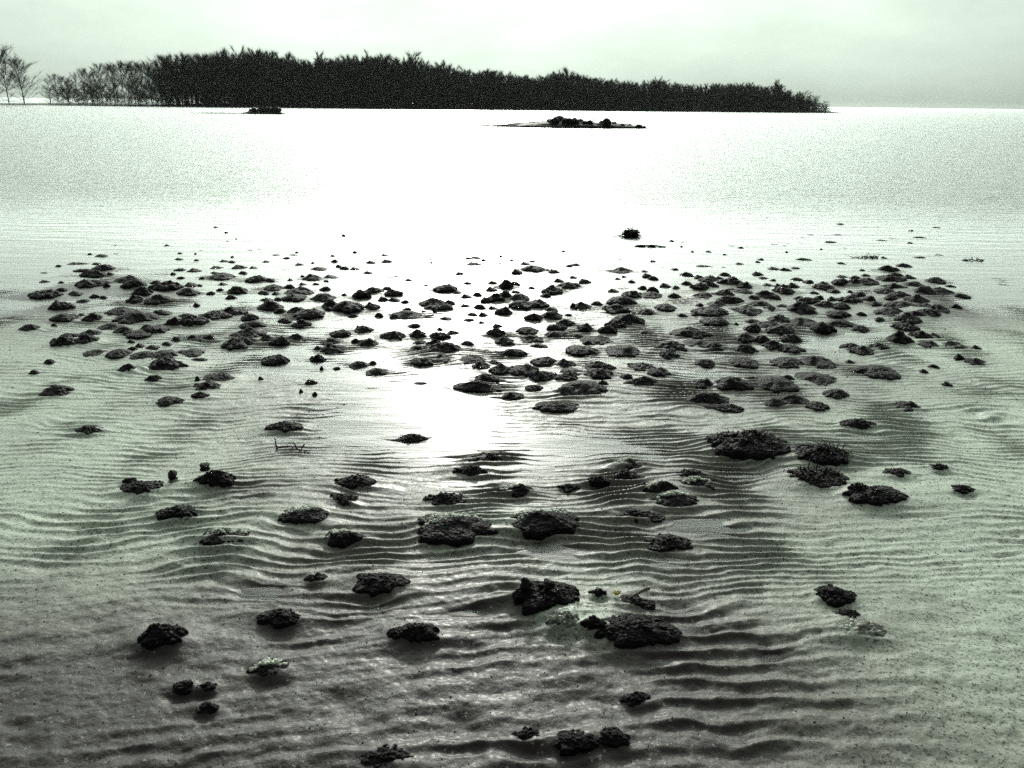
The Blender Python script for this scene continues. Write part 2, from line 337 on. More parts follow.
m|-0.137 6.735 0.114 0.102 0.036|middling steep dark mud mound, seventh from left in third row from open water
m|0.046 6.782 0.143 0.129 0.029|middling low dark mud mound, ninth from left in third row from open water
m|0.321 5.657 0.121 0.109 0.024|middling low dark mud mound, fifth from right in sixth row from the near edge
m|0.707 5.758 0.099 0.089 0.031|small steep dark mud mound, fourth from right in sixth row from the near edge
m|-0.682 5.588 0.096 0.086 0.030|small steep dark mud mound, ninth from right in sixth row from the near edge
m|-0.839 4.765 0.104 0.093 0.021|middling low dark mud mound, fourth from left in second row from the near edge
m|1.980 7.104 0.149 0.135 0.030|middling low dark mud mound, sixth from right in third row from open water
m|2.063 6.609 0.140 0.126 0.028|middling low dark mud mound, sixth from right in fourth row from open water
m|1.803 5.828 0.100 0.090 0.031|small steep dark mud mound, seventh from right in seventh row from open water
m|3.064 5.087 0.110 0.099 0.022|middling low dark mud mound, first from right in third row from the near edge
m|1.247 6.483 0.130 0.117 0.029|middling low dark mud mound, eighth from right in fifth row from open water
m|-4.003 7.556 0.285 0.157 0.017|broad flat dark mud mound, second from left in first row from open water
m|-2.397 7.419 0.140 0.126 0.034|middling rounded dark mud mound, seventh from left in first row from open water
m|0.923 4.807 0.094 0.085 0.023|small rounded dark mud mound, sixth from right in second row from the near edge
m|2.631 6.634 0.126 0.114 0.031|middling rounded dark mud mound, fourth from right in fourth row from open water
m|1.487 4.260 0.085 0.076 0.021|small rounded dark mud mound, fifth from right in first row from the near edge
m|-2.139 5.092 0.121 0.109 0.020|middling low dark mud mound, fourth from left in fourth row from the near edge
m|0.383 4.784 0.115 0.103 0.019|middling low dark mud mound, ninth from right in second row from the near edge
m|-0.457 5.054 0.120 0.108 0.020|middling low dark mud mound, seventh from left in third row from the near edge
m|-0.270 5.035 0.120 0.108 0.020|middling low dark mud mound, eighth from left in third row from the near edge
m|1.922 5.347 0.127 0.114 0.021|middling low dark mud mound, fourth from right in fourth row from the near edge
m|-0.076 6.301 0.094 0.084 0.037|small steep dark mud mound, eighth from left in fifth row from open water
m|-1.271 5.009 0.081 0.073 0.028|small steep dark mud mound, fourth from left in third row from the near edge
m|2.141 7.370 0.130 0.117 0.036|middling rounded dark mud mound, seventh from right in second row from open water
m|0.199 8.090 0.162 0.146 0.034|middling low dark mud mound, ninth from left in first row from open water
m|-1.267 5.420 0.111 0.100 0.023|middling low dark mud mound, seventh from left in fifth row from the near edge
m|1.052 6.970 0.132 0.119 0.031|middling rounded dark mud mound, tenth from left in third row from open water
m|-2.140 4.541 0.085 0.076 0.022|small rounded dark mud mound, second from left in second row from the near edge
m|-1.246 5.603 0.102 0.092 0.026|middling rounded dark mud mound, eighth from left in sixth row from the near edge
m|-1.764 4.253 0.080 0.072 0.021|small rounded dark mud mound, third from left in first row from the near edge
m|1.059 5.374 0.127 0.115 0.020|middling low dark mud mound, ninth from right in fourth row from the near edge
m|-1.095 5.722 0.104 0.094 0.027|middling rounded dark mud mound, seventh from left in seventh row from open water
m|-1.037 6.913 0.117 0.105 0.034|middling rounded dark mud mound, sixth from left in third row from open water
m|-4.055 7.859 0.148 0.133 0.033|middling low dark mud mound, third from left in first row from open water
m|-3.527 5.665 0.109 0.098 0.024|middling low dark mud mound, first from left in seventh row from open water
m|-3.015 5.540 0.107 0.096 0.024|middling low dark mud mound, second from left in sixth row from the near edge
m|-2.160 7.079 0.134 0.121 0.030|middling low dark mud mound, fifth from left in second row from open water
m|-2.031 6.038 0.116 0.104 0.026|middling low dark mud mound, sixth from left in sixth row from open water
m|-0.573 6.427 0.123 0.110 0.027|middling low dark mud mound, sixth from left in fourth row from open water
m|0.008 4.348 0.086 0.078 0.019|small low dark mud mound, sixth from left in first row from the near edge
m|2.370 5.423 0.105 0.095 0.023|middling low dark mud mound, third from right in fourth row from the near edge
m|-2.954 5.711 0.122 0.110 0.022|middling low dark mud mound, second from left in seventh row from open water
m|-2.670 5.537 0.143 0.128 0.018|middling flat dark mud mound, fourth from left in sixth row from the near edge
n|1.992 3.415 0.077 0.053 0.020|tiny flat mound, uppermost right on the pale green silt
m|-1.913 7.540 0.139 0.125 0.032|middling rounded dark mud mound, eighth from left in first row from open water
m|0.412 5.961 0.102 0.092 0.028|middling rounded dark mud mound, ninth from right in sixth row from open water
m|0.328 5.815 0.099 0.090 0.027|small rounded dark mud mound, ninth from left in seventh row from open water
m|3.896 8.275 0.138 0.124 0.038|middling rounded dark mud mound, third from right in first row from open water
m|-0.539 5.342 0.081 0.073 0.029|small steep dark mud mound, ninth from left in fifth row from the near edge
m|-1.154 6.395 0.102 0.092 0.031|middling steep dark mud mound, sixth from left in fifth row from open water
m|3.117 7.545 0.119 0.107 0.036|middling steep dark mud mound, sixth from right in first row from open water
m|1.096 8.086 0.160 0.144 0.030|middling low dark mud mound, ninth from right in first row from open water
m|-0.584 4.967 0.102 0.092 0.019|middling low dark mud mound, sixth from left in third row from the near edge
m|4.097 7.720 0.153 0.138 0.029|middling low dark mud mound, first from right in first row from open water
m|2.740 6.595 0.117 0.105 0.028|middling rounded dark mud mound, third from right in fourth row from open water
m|0.167 6.116 0.099 0.089 0.029|small rounded dark mud mound, eighth from left in sixth row from open water
m|-1.716 5.400 0.087 0.078 0.026|small steep dark mud mound, fifth from left in fifth row from the near edge
m|1.207 6.974 0.162 0.145 0.022|middling flat dark mud mound, ninth from right in third row from open water
m|1.698 4.218 0.103 0.092 0.018|middling flat dark mud mound, third from right in first row from the near edge
m|1.069 6.351 0.121 0.109 0.024|middling low dark mud mound, ninth from right in fifth row from open water
m|0.135 4.467 0.088 0.079 0.018|small low dark mud mound, seventh from left in first row from the near edge
m|1.724 6.625 0.126 0.114 0.025|middling low dark mud mound, eighth from right in fourth row from open water
m|3.393 7.180 0.136 0.122 0.027|middling low dark mud mound, second from right in third row from open water
m|2.641 5.918 0.114 0.102 0.023|middling low dark mud mound, second from right in seventh row from open water
m|-2.766 6.125 0.111 0.100 0.025|middling low dark mud mound, second from left in fifth row from open water
m|-2.749 5.059 0.104 0.094 0.019|middling low dark mud mound, first from left in fourth row from the near edge
m|3.239 7.552 0.111 0.100 0.036|middling steep dark mud mound, fifth from right in first row from open water
m|-2.802 5.593 0.096 0.086 0.024|small rounded dark mud mound, third from left in sixth row from the near edge
m|-3.112 5.428 0.093 0.084 0.023|small rounded dark mud mound, first from left in sixth row from the near edge
m|-1.819 5.357 0.092 0.083 0.023|small rounded dark mud mound, fourth from left in fifth row from the near edge
m|-2.140 5.447 0.094 0.084 0.023|small rounded dark mud mound, fifth from left in sixth row from the near edge
m|-1.227 7.007 0.118 0.106 0.030|middling rounded dark mud mound, seventh from left in second row from open water
m|-0.525 5.578 0.096 0.086 0.024|small rounded dark mud mound, eighth from right in sixth row from the near edge
m|1.876 7.634 0.128 0.115 0.032|middling rounded dark mud mound, eighth from right in first row from open water
m|2.121 6.452 0.109 0.098 0.027|middling rounded dark mud mound, fifth from right in fifth row from open water
m|2.956 5.524 0.119 0.107 0.019|middling low dark mud mound, second from right in fifth row from the near edge
n|-1.659 3.166 0.058 0.039 0.020|pale pebbly lump at the left end of a long greyish mound
n|-1.483 3.197 0.029 0.020 0.020|tiny dark lump between a long greyish mound and a ball-topped mound
"""
SPECKS = """2.62 7.43 0.112 0.101 0.034;3.11 7.10 0.128 0.116 0.027;-1.11 6.70 0.099 0.089 0.031;1.27 7.17 0.105 0.095 0.033;-3.76 6.77 0.122 0.109 0.026;-2.93 7.18 0.128 0.115 0.027;-0.74 5.87 0.107 0.096 0.023;0.67 7.51 0.120 0.108 0.031;0.02 7.38 0.118 0.106 0.031;1.42 6.92 0.111 0.100 0.029;3.10 6.72 0.108 0.097 0.028;-1.86 6.25 0.100 0.090 0.027;-0.23 6.69 0.106 0.095 0.028;-0.27 6.47 0.103 0.093 0.027;1.00 5.74 0.123 0.111 0.018;2.99 5.15 0.067 0.060 0.028;3.12 6.90 0.108 0.097 0.029;-2.41 6.71 0.099 0.089 0.030;-1.74 5.96 0.108 0.097 0.022;4.17 8.53 0.151 0.136 0.030;3.92 7.89 0.125 0.113 0.031;-4.21 7.78 0.195 0.107 0.020;-2.77 8.03 0.151 0.136 0.027;-2.18 6.90 0.116 0.105 0.026;-1.01 6.70 0.113 0.102 0.025;-0.41 6.85 0.104 0.094 0.029;0.71 4.72 0.082 0.074 0.019;-0.44 5.69 0.098 0.088 0.022;-0.31 5.40 0.093 0.084 0.021;1.73 7.91 0.132 0.119 0.030;1.48 6.29 0.107 0.096 0.024;2.93 7.23 0.137 0.123 0.024;3.31 6.91 0.117 0.105 0.026;2.21 4.83 0.084 0.076 0.019;0.19 5.38 0.127 0.070 0.015;0.03 7.91 0.112 0.101 0.035;-2.02 7.13 0.105 0.095 0.030;1.31 7.80 0.114 0.103 0.033;1.70 4.69 0.072 0.064 0.020;-1.95 8.01 0.167 0.150 0.023;-1.76 7.62 0.144 0.129 0.024;-2.55 6.09 0.117 0.105 0.019;-1.21 4.55 0.075 0.067 0.018;-0.64 5.41 0.105 0.094 0.018;4.02 7.08 0.134 0.121 0.022;1.41 7.37 0.108 0.097 0.029;-2.03 4.96 0.118 0.065 0.013;-4.46 8.14 0.221 0.121 0.017;0.48 5.62 0.092 0.082 0.020;0.32 6.42 0.109 0.098 0.022;-3.15 7.85 0.139 0.126 0.025;-1.68 7.07 0.104 0.094 0.027;-0.42 8.35 0.156 0.141 0.024;-1.13 7.12 0.105 0.094 0.027;-0.53 6.61 0.098 0.088 0.025;-0.20 7.13 0.105 0.094 0.027;0.29 6.92 0.102 0.092 0.026;2.44 7.97 0.116 0.105 0.030;2.08 6.82 0.101 0.091 0.026;2.51 6.89 0.102 0.092 0.026;3.12 5.75 0.086 0.078 0.022;-1.11 4.83 0.068 0.061 0.020;0.40 7.98 0.120 0.108 0.028;-2.36 5.42 0.070 0.063 0.023;-2.08 6.65 0.113 0.101 0.021;-0.24 6.22 0.079 0.071 0.026;-0.65 5.27 0.091 0.082 0.018;-0.12 4.97 0.086 0.078 0.018;3.86 8.03 0.134 0.121 0.025;3.74 6.63 0.084 0.076 0.028;3.25 5.42 0.070 0.063 0.023;-3.27 7.24 0.106 0.096 0.026;1.81 7.75 0.107 0.096 0.029;-0.31 6.92 0.090 0.081 0.028;1.88 6.09 0.117 0.105 0.018;0.43 7.55 0.101 0.091 0.028;-0.34 6.07 0.103 0.093 0.018;0.02 7.06 0.104 0.094 0.024;-1.05 6.15 0.072 0.065 0.026;3.21 8.85 0.183 0.101 0.020;0.90 7.14 0.102 0.092 0.024;2.84 7.63 0.109 0.098 0.026;-0.93 6.12 0.078 0.070 0.023;1.36 7.69 0.097 0.087 0.029;0.55 4.56 0.060 0.054 0.018;2.48 7.41 0.093 0.084 0.028;2.70 6.95 0.088 0.079 0.026;2.91 6.20 0.079 0.071 0.024;2.11 7.93 0.109 0.098 0.026;1.64 7.48 0.097 0.088 0.027;2.79 6.89 0.090 0.081 0.025;-3.96 6.91 0.102 0.092 0.022;-1.34 8.43 0.123 0.110 0.026;-0.32 6.23 0.093 0.083 0.020;-2.44 5.23 0.090 0.081 0.018;-2.66 7.24 0.099 0.089 0.024;-2.26 5.46 0.070 0.063 0.020;-1.26 6.14 0.078 0.071 0.022;0.71 6.61 0.092 0.083 0.021;2.81 8.24 0.120 0.108 0.024;2.70 8.29 0.129 0.116 0.022;-3.58 6.54 0.111 0.100 0.018;-2.99 8.01 0.134 0.120 0.020;2.25 6.54 0.111 0.100 0.018;3.67 7.86 0.131 0.118 0.020;-0.17 6.45 0.082 0.074 0.022;1.19 7.27 0.086 0.077 0.026;1.99 8.39 0.183 0.101 0.016;2.77 7.75 0.117 0.105 0.021;-0.42 7.40 0.096 0.087 0.023;0.12 8.40 0.114 0.102 0.024;-3.30 7.88 0.123 0.111 0.020;-3.56 6.69 0.085 0.076 0.021;-1.70 8.03 0.101 0.090 0.025;-0.19 7.43 0.094 0.084 0.023;0.77 6.47 0.082 0.074 0.021;-1.10 5.41 0.058 0.052 0.021;-0.12 5.89 0.075 0.068 0.019;-4.41 8.57 0.142 0.128 0.020;-0.52 6.10 0.104 0.093 0.018;2.40 7.48 0.103 0.093 0.020;-0.55 4.57 0.095 0.052 0.009;0.95 4.82 0.052 0.047 0.018;-2.94 4.86 0.069 0.062 0.018;-1.49 8.37 0.113 0.102 0.023;-2.55 5.27 0.068 0.061 0.018;-0.68 6.44 0.096 0.086 0.018;3.27 7.92 0.122 0.110 0.018;-2.63 7.74 0.094 0.084 0.023;-2.59 6.42 0.061 0.055 0.025;-1.60 8.02 0.104 0.093 0.022;-2.56 5.18 0.067 0.060 0.018;-2.07 4.79 0.063 0.056 0.018;3.38 7.85 0.098 0.089 0.021;2.74 4.98 0.065 0.058 0.018;-1.94 7.28 0.084 0.076 0.021;-0.91 6.63 0.077 0.069 0.020;-0.53 7.84 0.095 0.085 0.021;-1.99 6.66 0.070 0.063 0.021;-1.32 5.24 0.057 0.051 0.018;-0.24 5.99 0.064 0.057 0.019;0.65 8.38 0.115 0.104 0.019;-4.31 7.27 0.092 0.082 0.018;-2.38 5.31 0.069 0.062 0.018;-1.43 7.84 0.098 0.088 0.020;0.50 6.51 0.055 0.050 0.025;0.53 5.45 0.070 0.063 0.018;1.50 7.29 0.073 0.066 0.023;2.73 7.16 0.090 0.081 0.018;1.36 6.26 0.080 0.072 0.018;2.64 4.62 0.061 0.055 0.018;-3.14 7.49 0.086 0.078 0.020;-3.63 7.05 0.059 0.053 0.026;-0.41 8.71 0.127 0.114 0.018;-3.86 7.60 0.080 0.072 0.022;0.58 7.72 0.084 0.076 0.021;-1.88 8.40 0.079 0.071 0.026;3.95 10.06 0.155 0.085 0.019;2.83 6.36 0.076 0.068 0.018;-2.27 7.41 0.085 0.077 0.019;-3.03 8.36 0.104 0.094 0.019;-0.86 6.38 0.081 0.073 0.018;-0.40 6.52 0.083 0.075 0.018;-3.47 6.66 0.070 0.063 0.018;0.45 6.24 0.066 0.060 0.018;2.01 7.77 0.081 0.073 0.021;4.59 9.06 0.150 0.083 0.015;2.94 8.33 0.101 0.091 0.019;-3.34 6.04 0.064 0.058 0.018;1.13 7.55 0.076 0.068 0.021;-2.62 8.02 0.092 0.083 0.018;-2.63 6.86 0.080 0.072 0.018;-2.21 8.22 0.094 0.085 0.019;-2.92 4.65 0.061 0.055 0.018;-1.78 8.13 0.068 0.061 0.025;-2.07 6.88 0.073 0.065 0.018;1.57 6.60 0.070 0.063 0.018;-1.82 7.29 0.074 0.066 0.018;5.29 10.54 0.173 0.095 0.015;-2.91 7.75 0.089 0.080 0.018;-0.50 7.01 0.074 0.066 0.018;0.58 8.31 0.086 0.078 0.019;2.45 7.80 0.098 0.088 0.018;-2.93 8.31 0.083 0.075 0.019;-0.99 7.52 0.072 0.065 0.018;2.62 4.87 0.053 0.048 0.018;-2.60 7.00 0.066 0.060 0.018;-0.49 8.67 0.081 0.073 0.020;-4.25 8.13 0.102 0.092 0.018;4.15 7.52 0.095 0.085 0.018;2.22 5.05 0.066 0.059 0.018;1.66 8.19 0.089 0.080 0.018;0.20 8.53 0.082 0.073 0.018;-2.84 7.17 0.057 0.052 0.018;4.68 10.27 0.158 0.087 0.013;-1.15 5.78 0.037 0.033 0.019;-0.90 4.94 0.054 0.048 0.018;3.53 7.98 0.083 0.075 0.018;-1.75 7.42 0.068 0.062 0.018;-0.54 5.78 0.049 0.044 0.018;-0.32 8.57 0.064 0.058 0.021;-2.60 8.76 0.118 0.065 0.012;3.61 8.26 0.072 0.065 0.018;-0.80 7.29 0.058 0.052 0.018;3.54 8.64 0.093 0.084 0.018;1.33 8.07 0.077 0.070 0.018;-2.43 8.57 0.080 0.072 0.018;-2.59 8.35 0.078 0.070 0.018;-3.40 5.76 0.049 0.044 0.018;-0.46 9.18 0.152 0.084 0.009;1.01 7.68 0.064 0.058 0.018;2.52 7.70 0.064 0.058 0.018;2.41 8.54 0.099 0.089 0.018;-2.41 8.77 0.118 0.065 0.011;-3.53 8.44 0.097 0.087 0.018;-0.72 6.32 0.064 0.058 0.018;-0.90 8.58 0.103 0.057 0.012;-0.73 9.02 0.116 0.064 0.011;0.17 7.23 0.070 0.063 0.018;-4.53 7.67 0.096 0.053 0.010;-0.09 5.66 0.036 0.033 0.018;2.72 8.81 0.082 0.074 0.018;5.97 11.48 0.141 0.078 0.014;4.89 9.24 0.115 0.063 0.011;-1.48 6.31 0.067 0.060 0.018;-1.42 8.81 0.091 0.082 0.018;4.70 11.71 0.120 0.108 0.018;2.64 8.65 0.068 0.061 0.018;-1.77 8.95 0.056 0.050 0.020;-1.47 6.87 0.052 0.047 0.018;-2.65 5.36 0.046 0.042 0.018;-2.94 7.49 0.063 0.057 0.018;2.63 9.71 0.140 0.077 0.009;-2.13 10.12 0.063 0.056 0.021;2.25 9.27 0.077 0.069 0.018;3.19 9.86 0.152 0.084 0.008;0.44 7.32 0.055 0.050 0.018;1.50 8.62 0.072 0.064 0.018;3.08 7.22 0.061 0.055 0.018;-2.97 9.05 0.103 0.057 0.009;-1.53 8.76 0.091 0.050 0.010;3.91 10.67 0.131 0.072 0.010;-2.03 7.63 0.045 0.040 0.018;4.29 10.71 0.121 0.066 0.010;-3.28 7.66 0.056 0.050 0.018;-3.33 8.39 0.061 0.055 0.018;-4.57 8.00 0.067 0.060 0.018;-4.14 7.24 0.061 0.055 0.018;-1.88 4.54 0.030 0.027 0.018;4.90 10.47 0.129 0.071 0.009;-2.10 7.46 0.053 0.048 0.018;-1.13 4.33 0.032 0.029 0.018;1.08 7.78 0.055 0.050 0.018;1.96 10.00 0.070 0.063 0.018;3.91 10.06 0.070 0.063 0.018;1.72 6.00 0.038 0.035 0.018;5.45 11.13 0.068 0.062 0.018;0.65 8.88 0.085 0.047 0.008;1.17 8.73 0.083 0.046 0.008;-1.97 8.73 0.062 0.055 0.018;-1.52 4.59 0.034 0.031 0.018;-4.33 8.72 0.081 0.045 0.008;4.94 10.06 0.083 0.075 0.018;2.70 9.56 0.071 0.064 0.018;3.73 10.42 0.094 0.052 0.009;-4.00 9.27 0.067 0.060 0.018;-3.02 8.59 0.043 0.039 0.018;-3.66 8.78 0.055 0.049 0.018;3.29 9.77 0.073 0.040 0.008;-2.89 9.13 0.076 0.042 0.008;-0.02 8.59 0.050 0.045 0.018;-4.59 9.25 0.067 0.037 0.008;-3.51 9.00 0.065 0.036 0.008;2.20 8.36 0.059 0.033 0.008;0.23 9.34 0.081 0.045 0.008;2.39 9.09 0.053 0.047 0.018;-4.59 8.67 0.054 0.049 0.018;-3.95 10.72 0.066 0.059 0.018;-3.65 10.26 0.063 0.057 0.018;-0.86 8.40 0.045 0.041 0.018;-0.63 6.31 0.035 0.031 0.018;0.57 9.18 0.053 0.048 0.018;2.06 9.25 0.046 0.041 0.018;3.98 9.66 0.060 0.033 0.008;-2.41 8.92 0.046 0.042 0.018;-1.22 4.37 0.023 0.021 0.018;-1.20 4.81 0.025 0.023 0.018;3.16 9.30 0.042 0.038 0.018;-3.42 9.63 0.056 0.031 0.008;3.38 9.95 0.057 0.032 0.008;4.94 11.46 0.061 0.034 0.008;5.14 11.48 0.061 0.034 0.008;-2.09 8.31 0.038 0.034 0.018;-0.14 8.82 0.040 0.036 0.018;-1.00 9.27 0.050 0.027 0.008;-3.48 8.76 0.033 0.029 0.018;1.75 9.57 0.036 0.032 0.018;-3.39 9.26 0.046 0.025 0.008;0.31 8.75 0.044 0.024 0.008;-3.37 9.79 0.028 0.025 0.018;1.99 10.55 0.048 0.026 0.008;2.07 9.91 0.045 0.025 0.008;3.64 9.52 0.035 0.032 0.018;2.00 9.58 0.032 0.028 0.018;-0.14 8.42 0.025 0.022 0.018;-0.60 9.13 0.015 0.014 0.018"""
ZONES = [(0.73,3.95,0.79,0.45,0.90),(1.49,3.83,0.57,0.54,1.00),(-0.82,3.30,0.41,0.31,0.70),(-0.32,2.85,0.56,0.33,0.80),(0.55,3.04,0.51,0.45,0.80),(-1.48,4.25,0.62,0.22,0.50),(-2.14,4.49,0.65,0.44,0.60),(-0.41,5.09,0.46,0.27,0.90),(0.33,4.31,0.57,0.30,0.90),(1.62,5.01,0.85,0.47,0.80),(0.63,5.61,0.80,0.32,0.80),(1.46,3.11,0.47,0.38,0.80),(-2.77,5.29,0.82,0.48,0.60),(1.72,6.50,0.75,0.87,0.90),(2.14,4.82,0.70,0.50,0.70),(-0.52,4.28,0.51,0.23,-0.90),(-1.42,4.90,0.58,0.29,-0.90),(-0.58,3.84,0.46,0.21,-0.90),(0.39,3.67,0.30,0.10,-0.80),(0.97,3.22,0.18,0.10,-0.70),(-1.55,3.68,0.60,0.25,-0.40),(-0.77,2.58,0.66,0.21,0.50),(0.72,3.56,0.29,0.12,-0.60),(3.54,6.94,0.44,1.37,0.80),(-3.59,6.59,0.34,1.25,0.70),(-0.28,6.75,1.72,0.30,0.30),(2.27,7.28,0.74,0.60,0.50),(2.26,5.50,0.43,0.25,-0.50),(0.34,5.55,0.22,0.13,-0.50),(-1.25,3.51,0.38,0.16,-0.70)]
HOLLOWS = [(-0.13,2.03,0.067,0.054),(-0.01,2.14,0.051,0.032),(0.57,2.23,0.105,0.056),(-0.84,2.37,0.096,0.043),(-0.46,1.81,0.083,0.059),(-0.12,1.74,0.043,0.028),(0.11,2.71,0.130,0.053),(0.76,2.85,0.136,0.057),(-1.20,3.16,0.105,0.039),(-1.10,3.06,0.068,0.037),(0.81,2.07,0.049,0.040),(-0.15,2.26,0.099,0.034),(0.26,1.86,0.171,0.044),(0.19,2.64,0.090,0.029)]
CANOPY = [(-105.0, 6.6), (-96.2, 8.7), (-89.6, 10.1), (-78.5, 11.6), (-67.4, 12.2), (-58.4, 12.0), (-53.9, 11.6), (-51.3, 10.6), (-48.2, 11.3), (-42.4, 11.4), (-34.2, 11.8), (-28.2, 11.7), (-22.3, 10.9), (-18.7, 10.5), (-13.8, 9.4), (-6.4, 8.8), (3.7, 7.8), (7.5, 7.9), (11.3, 8.9), (15.1, 9.0), (19.0, 7.8), (26.9, 7.2), (34.8, 6.9), (38.0, 7.4), (45.6, 6.3), (53.8, 6.7), (60.7, 6.8), (69.0, 6.9), (73.5, 5.4), (77.8, 4.7), (81.7, 3.5), (84.9, 1.8)]


mounds = []
for line in MOUNDS.strip().split('\n'):
    t, nums, lab = line.split('|'); mounds.append((t, *map(float, nums.split()), lab))
specks = [tuple(map(float, s.split())) for s in SPECKS.split(';')]

# ------------------------------------------------------------------ materials
def new_mat(name):
    m = bpy.data.materials.new(name); m.use_nodes = True; nt = m.node_tree
    return m, nt, nt.nodes['Principled BSDF'], nt.links.new
def ramp(nt, stops):
    n = nt.nodes.new('ShaderNodeValToRGB'); e = n.color_ramp.elements
    for i, (p, c) in enumerate(stops):
        x = e[i] if i < 2 else e.new(p)
        x.position = p; x.color = (*c, 1)
    return n

def sand_material():
    m, nt, b, L = new_mat('wet_sand')
    geo = N(nt, 'ShaderNodeNewGeometry'); P = geo.outputs['Position']
    att = N(nt, 'ShaderNodeAttribute', attribute_name='silt')  # silt tone; also carries the painted hollow shade and foreground light
    n1 = N(nt, 'ShaderNodeTexNoise'); n1.inputs['Scale'].default_value = 2.3; n1.inputs['Detail'].default_value = 8; n1.inputs['Roughness'].default_value = .65
    L(P, n1.inputs['Vector'])
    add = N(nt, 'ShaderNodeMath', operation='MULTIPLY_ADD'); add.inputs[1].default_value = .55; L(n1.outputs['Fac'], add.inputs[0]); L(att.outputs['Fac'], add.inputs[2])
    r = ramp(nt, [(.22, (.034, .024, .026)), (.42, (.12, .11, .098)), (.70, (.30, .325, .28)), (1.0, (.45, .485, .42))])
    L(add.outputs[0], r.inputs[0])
    # grit and shell crumbs
    g = N(nt, 'ShaderNodeTexVoronoi'); g.inputs['Scale'].default_value = 160; L(P, g.inputs['Vector'])
    gs = N(nt, 'ShaderNodeSeparateColor'); L(g.outputs['Color'], gs.inputs[0])
    gd = N(nt, 'ShaderNodeMath', operation='GREATER_THAN'); gd.inputs[1].default_value = .86; L(gs.outputs[0], gd.inputs[0])
    gl = N(nt, 'ShaderNodeMath', operation='GREATER_THAN'); gl.inputs[1].default_value = .988; L(gs.outputs[1], gl.inputs[0])
    m1 = N(nt, 'ShaderNodeMix', data_type='RGBA'); m1.inputs[7].default_value = (.03, .026, .026, 1)
    sc1 = N(nt, 'ShaderNodeMath', operation='MULTIPLY'); sc1.inputs[1].default_value = .75; L(gd.outputs[0], sc1.inputs[0]); L(sc1.outputs[0], m1.inputs[0]); L(r.outputs[0], m1.inputs[6])
    m2 = N(nt, 'ShaderNodeMix', data_type='RGBA'); m2.inputs[7].default_value = (.5, .5, .45, 1)
    sc2 = N(nt, 'ShaderNodeMath', operation='MULTIPLY'); sc2.inputs[1].default_value = .3; L(gl.outputs[0], sc2.inputs[0]); L(sc2.outputs[0], m2.inputs[0]); L(m1.outputs[2], m2.inputs[6])
    L(m2.outputs[2], b.inputs['Base Color'])
    n2 = N(nt, 'ShaderNodeTexNoise'); n2.inputs['Scale'].default_value = 60; n2.inputs['Detail'].default_value = 6; n2.inputs['Roughness'].default_value = .7; L(P, n2.inputs['Vector'])
    rr = N(nt, 'ShaderNodeMapRange'); rr.inputs[1].default_value = .3; rr.inputs[2].default_value = .7; rr.inputs[3].default_value = .28; rr.inputs[4].default_value = .6
    L(n2.outputs['Fac'], rr.inputs[0]); L(rr.outputs[0], b.inputs['Roughness'])
    b.inputs['Specular IOR Level'].default_value = .2; b.inputs['Coat Weight'].default_value = .09; b.inputs['Coat Roughness'].default_value = .22; b.inputs['Coat IOR'].default_value = 1.33
    hm = N(nt, 'ShaderNodeMath', operation='MULTIPLY_ADD'); hm.inputs[1].default_value = .12; L(gs.outputs[2], hm.inputs[0]); L(n2.outputs['Fac'], hm.inputs[2])
    bp = N(nt, 'ShaderNodeBump'); bp.inputs['Strength'].default_value = .9; bp.inputs['Distance'].default_value = .0035
    L(hm.outputs[0], bp.inputs['Height']); L(bp.outputs[0], b.inputs['Normal'])
    return m

def mound_material(name, dark, mid, pale, thr=(.42, .62, .8)):
    m, nt, b, L = new_mat(name)
    geo = N(nt, 'ShaderNodeNewGeometry'); P = geo.outputs['Position']
    n1 = N(nt, 'ShaderNodeTexNoise'); n1.inputs['Scale'].default_value = 38; n1.inputs['Detail'].default_value = 7; n1.inputs['Roughness'].default_value = .7; L(P, n1.inputs['Vector'])
    r = ramp(nt, [(thr[0], dark), (thr[1], mid), (thr[2], pale)]); L(n1.outputs['Fac'], r.inputs[0]); L(r.outputs[0], b.inputs['Base Color'])
    v = N(nt, 'ShaderNodeTexVoronoi'); v.inputs['Scale'].default_value = 90; L(P, v.inputs['Vector'])
    hm = N(nt, 'ShaderNodeMath', operation='MULTIPLY_ADD'); hm.inputs[1].default_value = -.8; L(v.outputs['Distance'], hm.inputs[0]); L(n1.outputs['Fac'], hm.inputs[2])
    bp = N(nt, 'ShaderNodeBump'); bp.inputs['Strength'].default_value = 1; bp.inputs['Distance'].default_value = .012
    L(hm.outputs[0], bp.inputs['Height']); L(bp.outputs[0], b.inputs['Normal'])
    b.inputs['Roughness'].default_value = .5; b.inputs['Specular IOR Level'].default_value = .05
    return m
M_sand = sand_material()
M_mud = mound_material('dark_mud', (.009, .0065, .009), (.017, .013, .016), (.07, .06, .06), (.42, .66, .85))
M_silt = mound_material('pale_silt', (.10, .095, .085), (.26, .27, .23), (.42, .43, .38), (.3, .5, .7))
M_pale = mound_material('pale_and_sunlit_crust', (.3, .31, .27), (.5, .52, .46), (.62, .64, .58), (.3, .5, .7))  # pale silt crust, also the painted sunlit tops of lit mounds
M_mixed = mound_material('mixed_silt', (.05, .045, .042), (.26, .26, .23), (.5, .51, .47), (.40, .52, .66))
M_crust = mound_material('crust', (.010, .008, .010), (.03, .025, .026), (.28, .27, .24), (.4, .6, .76))
M_weed = mound_material('weed', (.012, .010, .010), (.025, .022, .018), (.06, .055, .04)); M_weed.node_tree.nodes['Principled BSDF'].inputs['Roughness'].default_value = .3
M_wood = mound_material('driftwood', (.10, .085, .07), (.25, .22, .18), (.4, .36, .3), (.3, .5, .7))
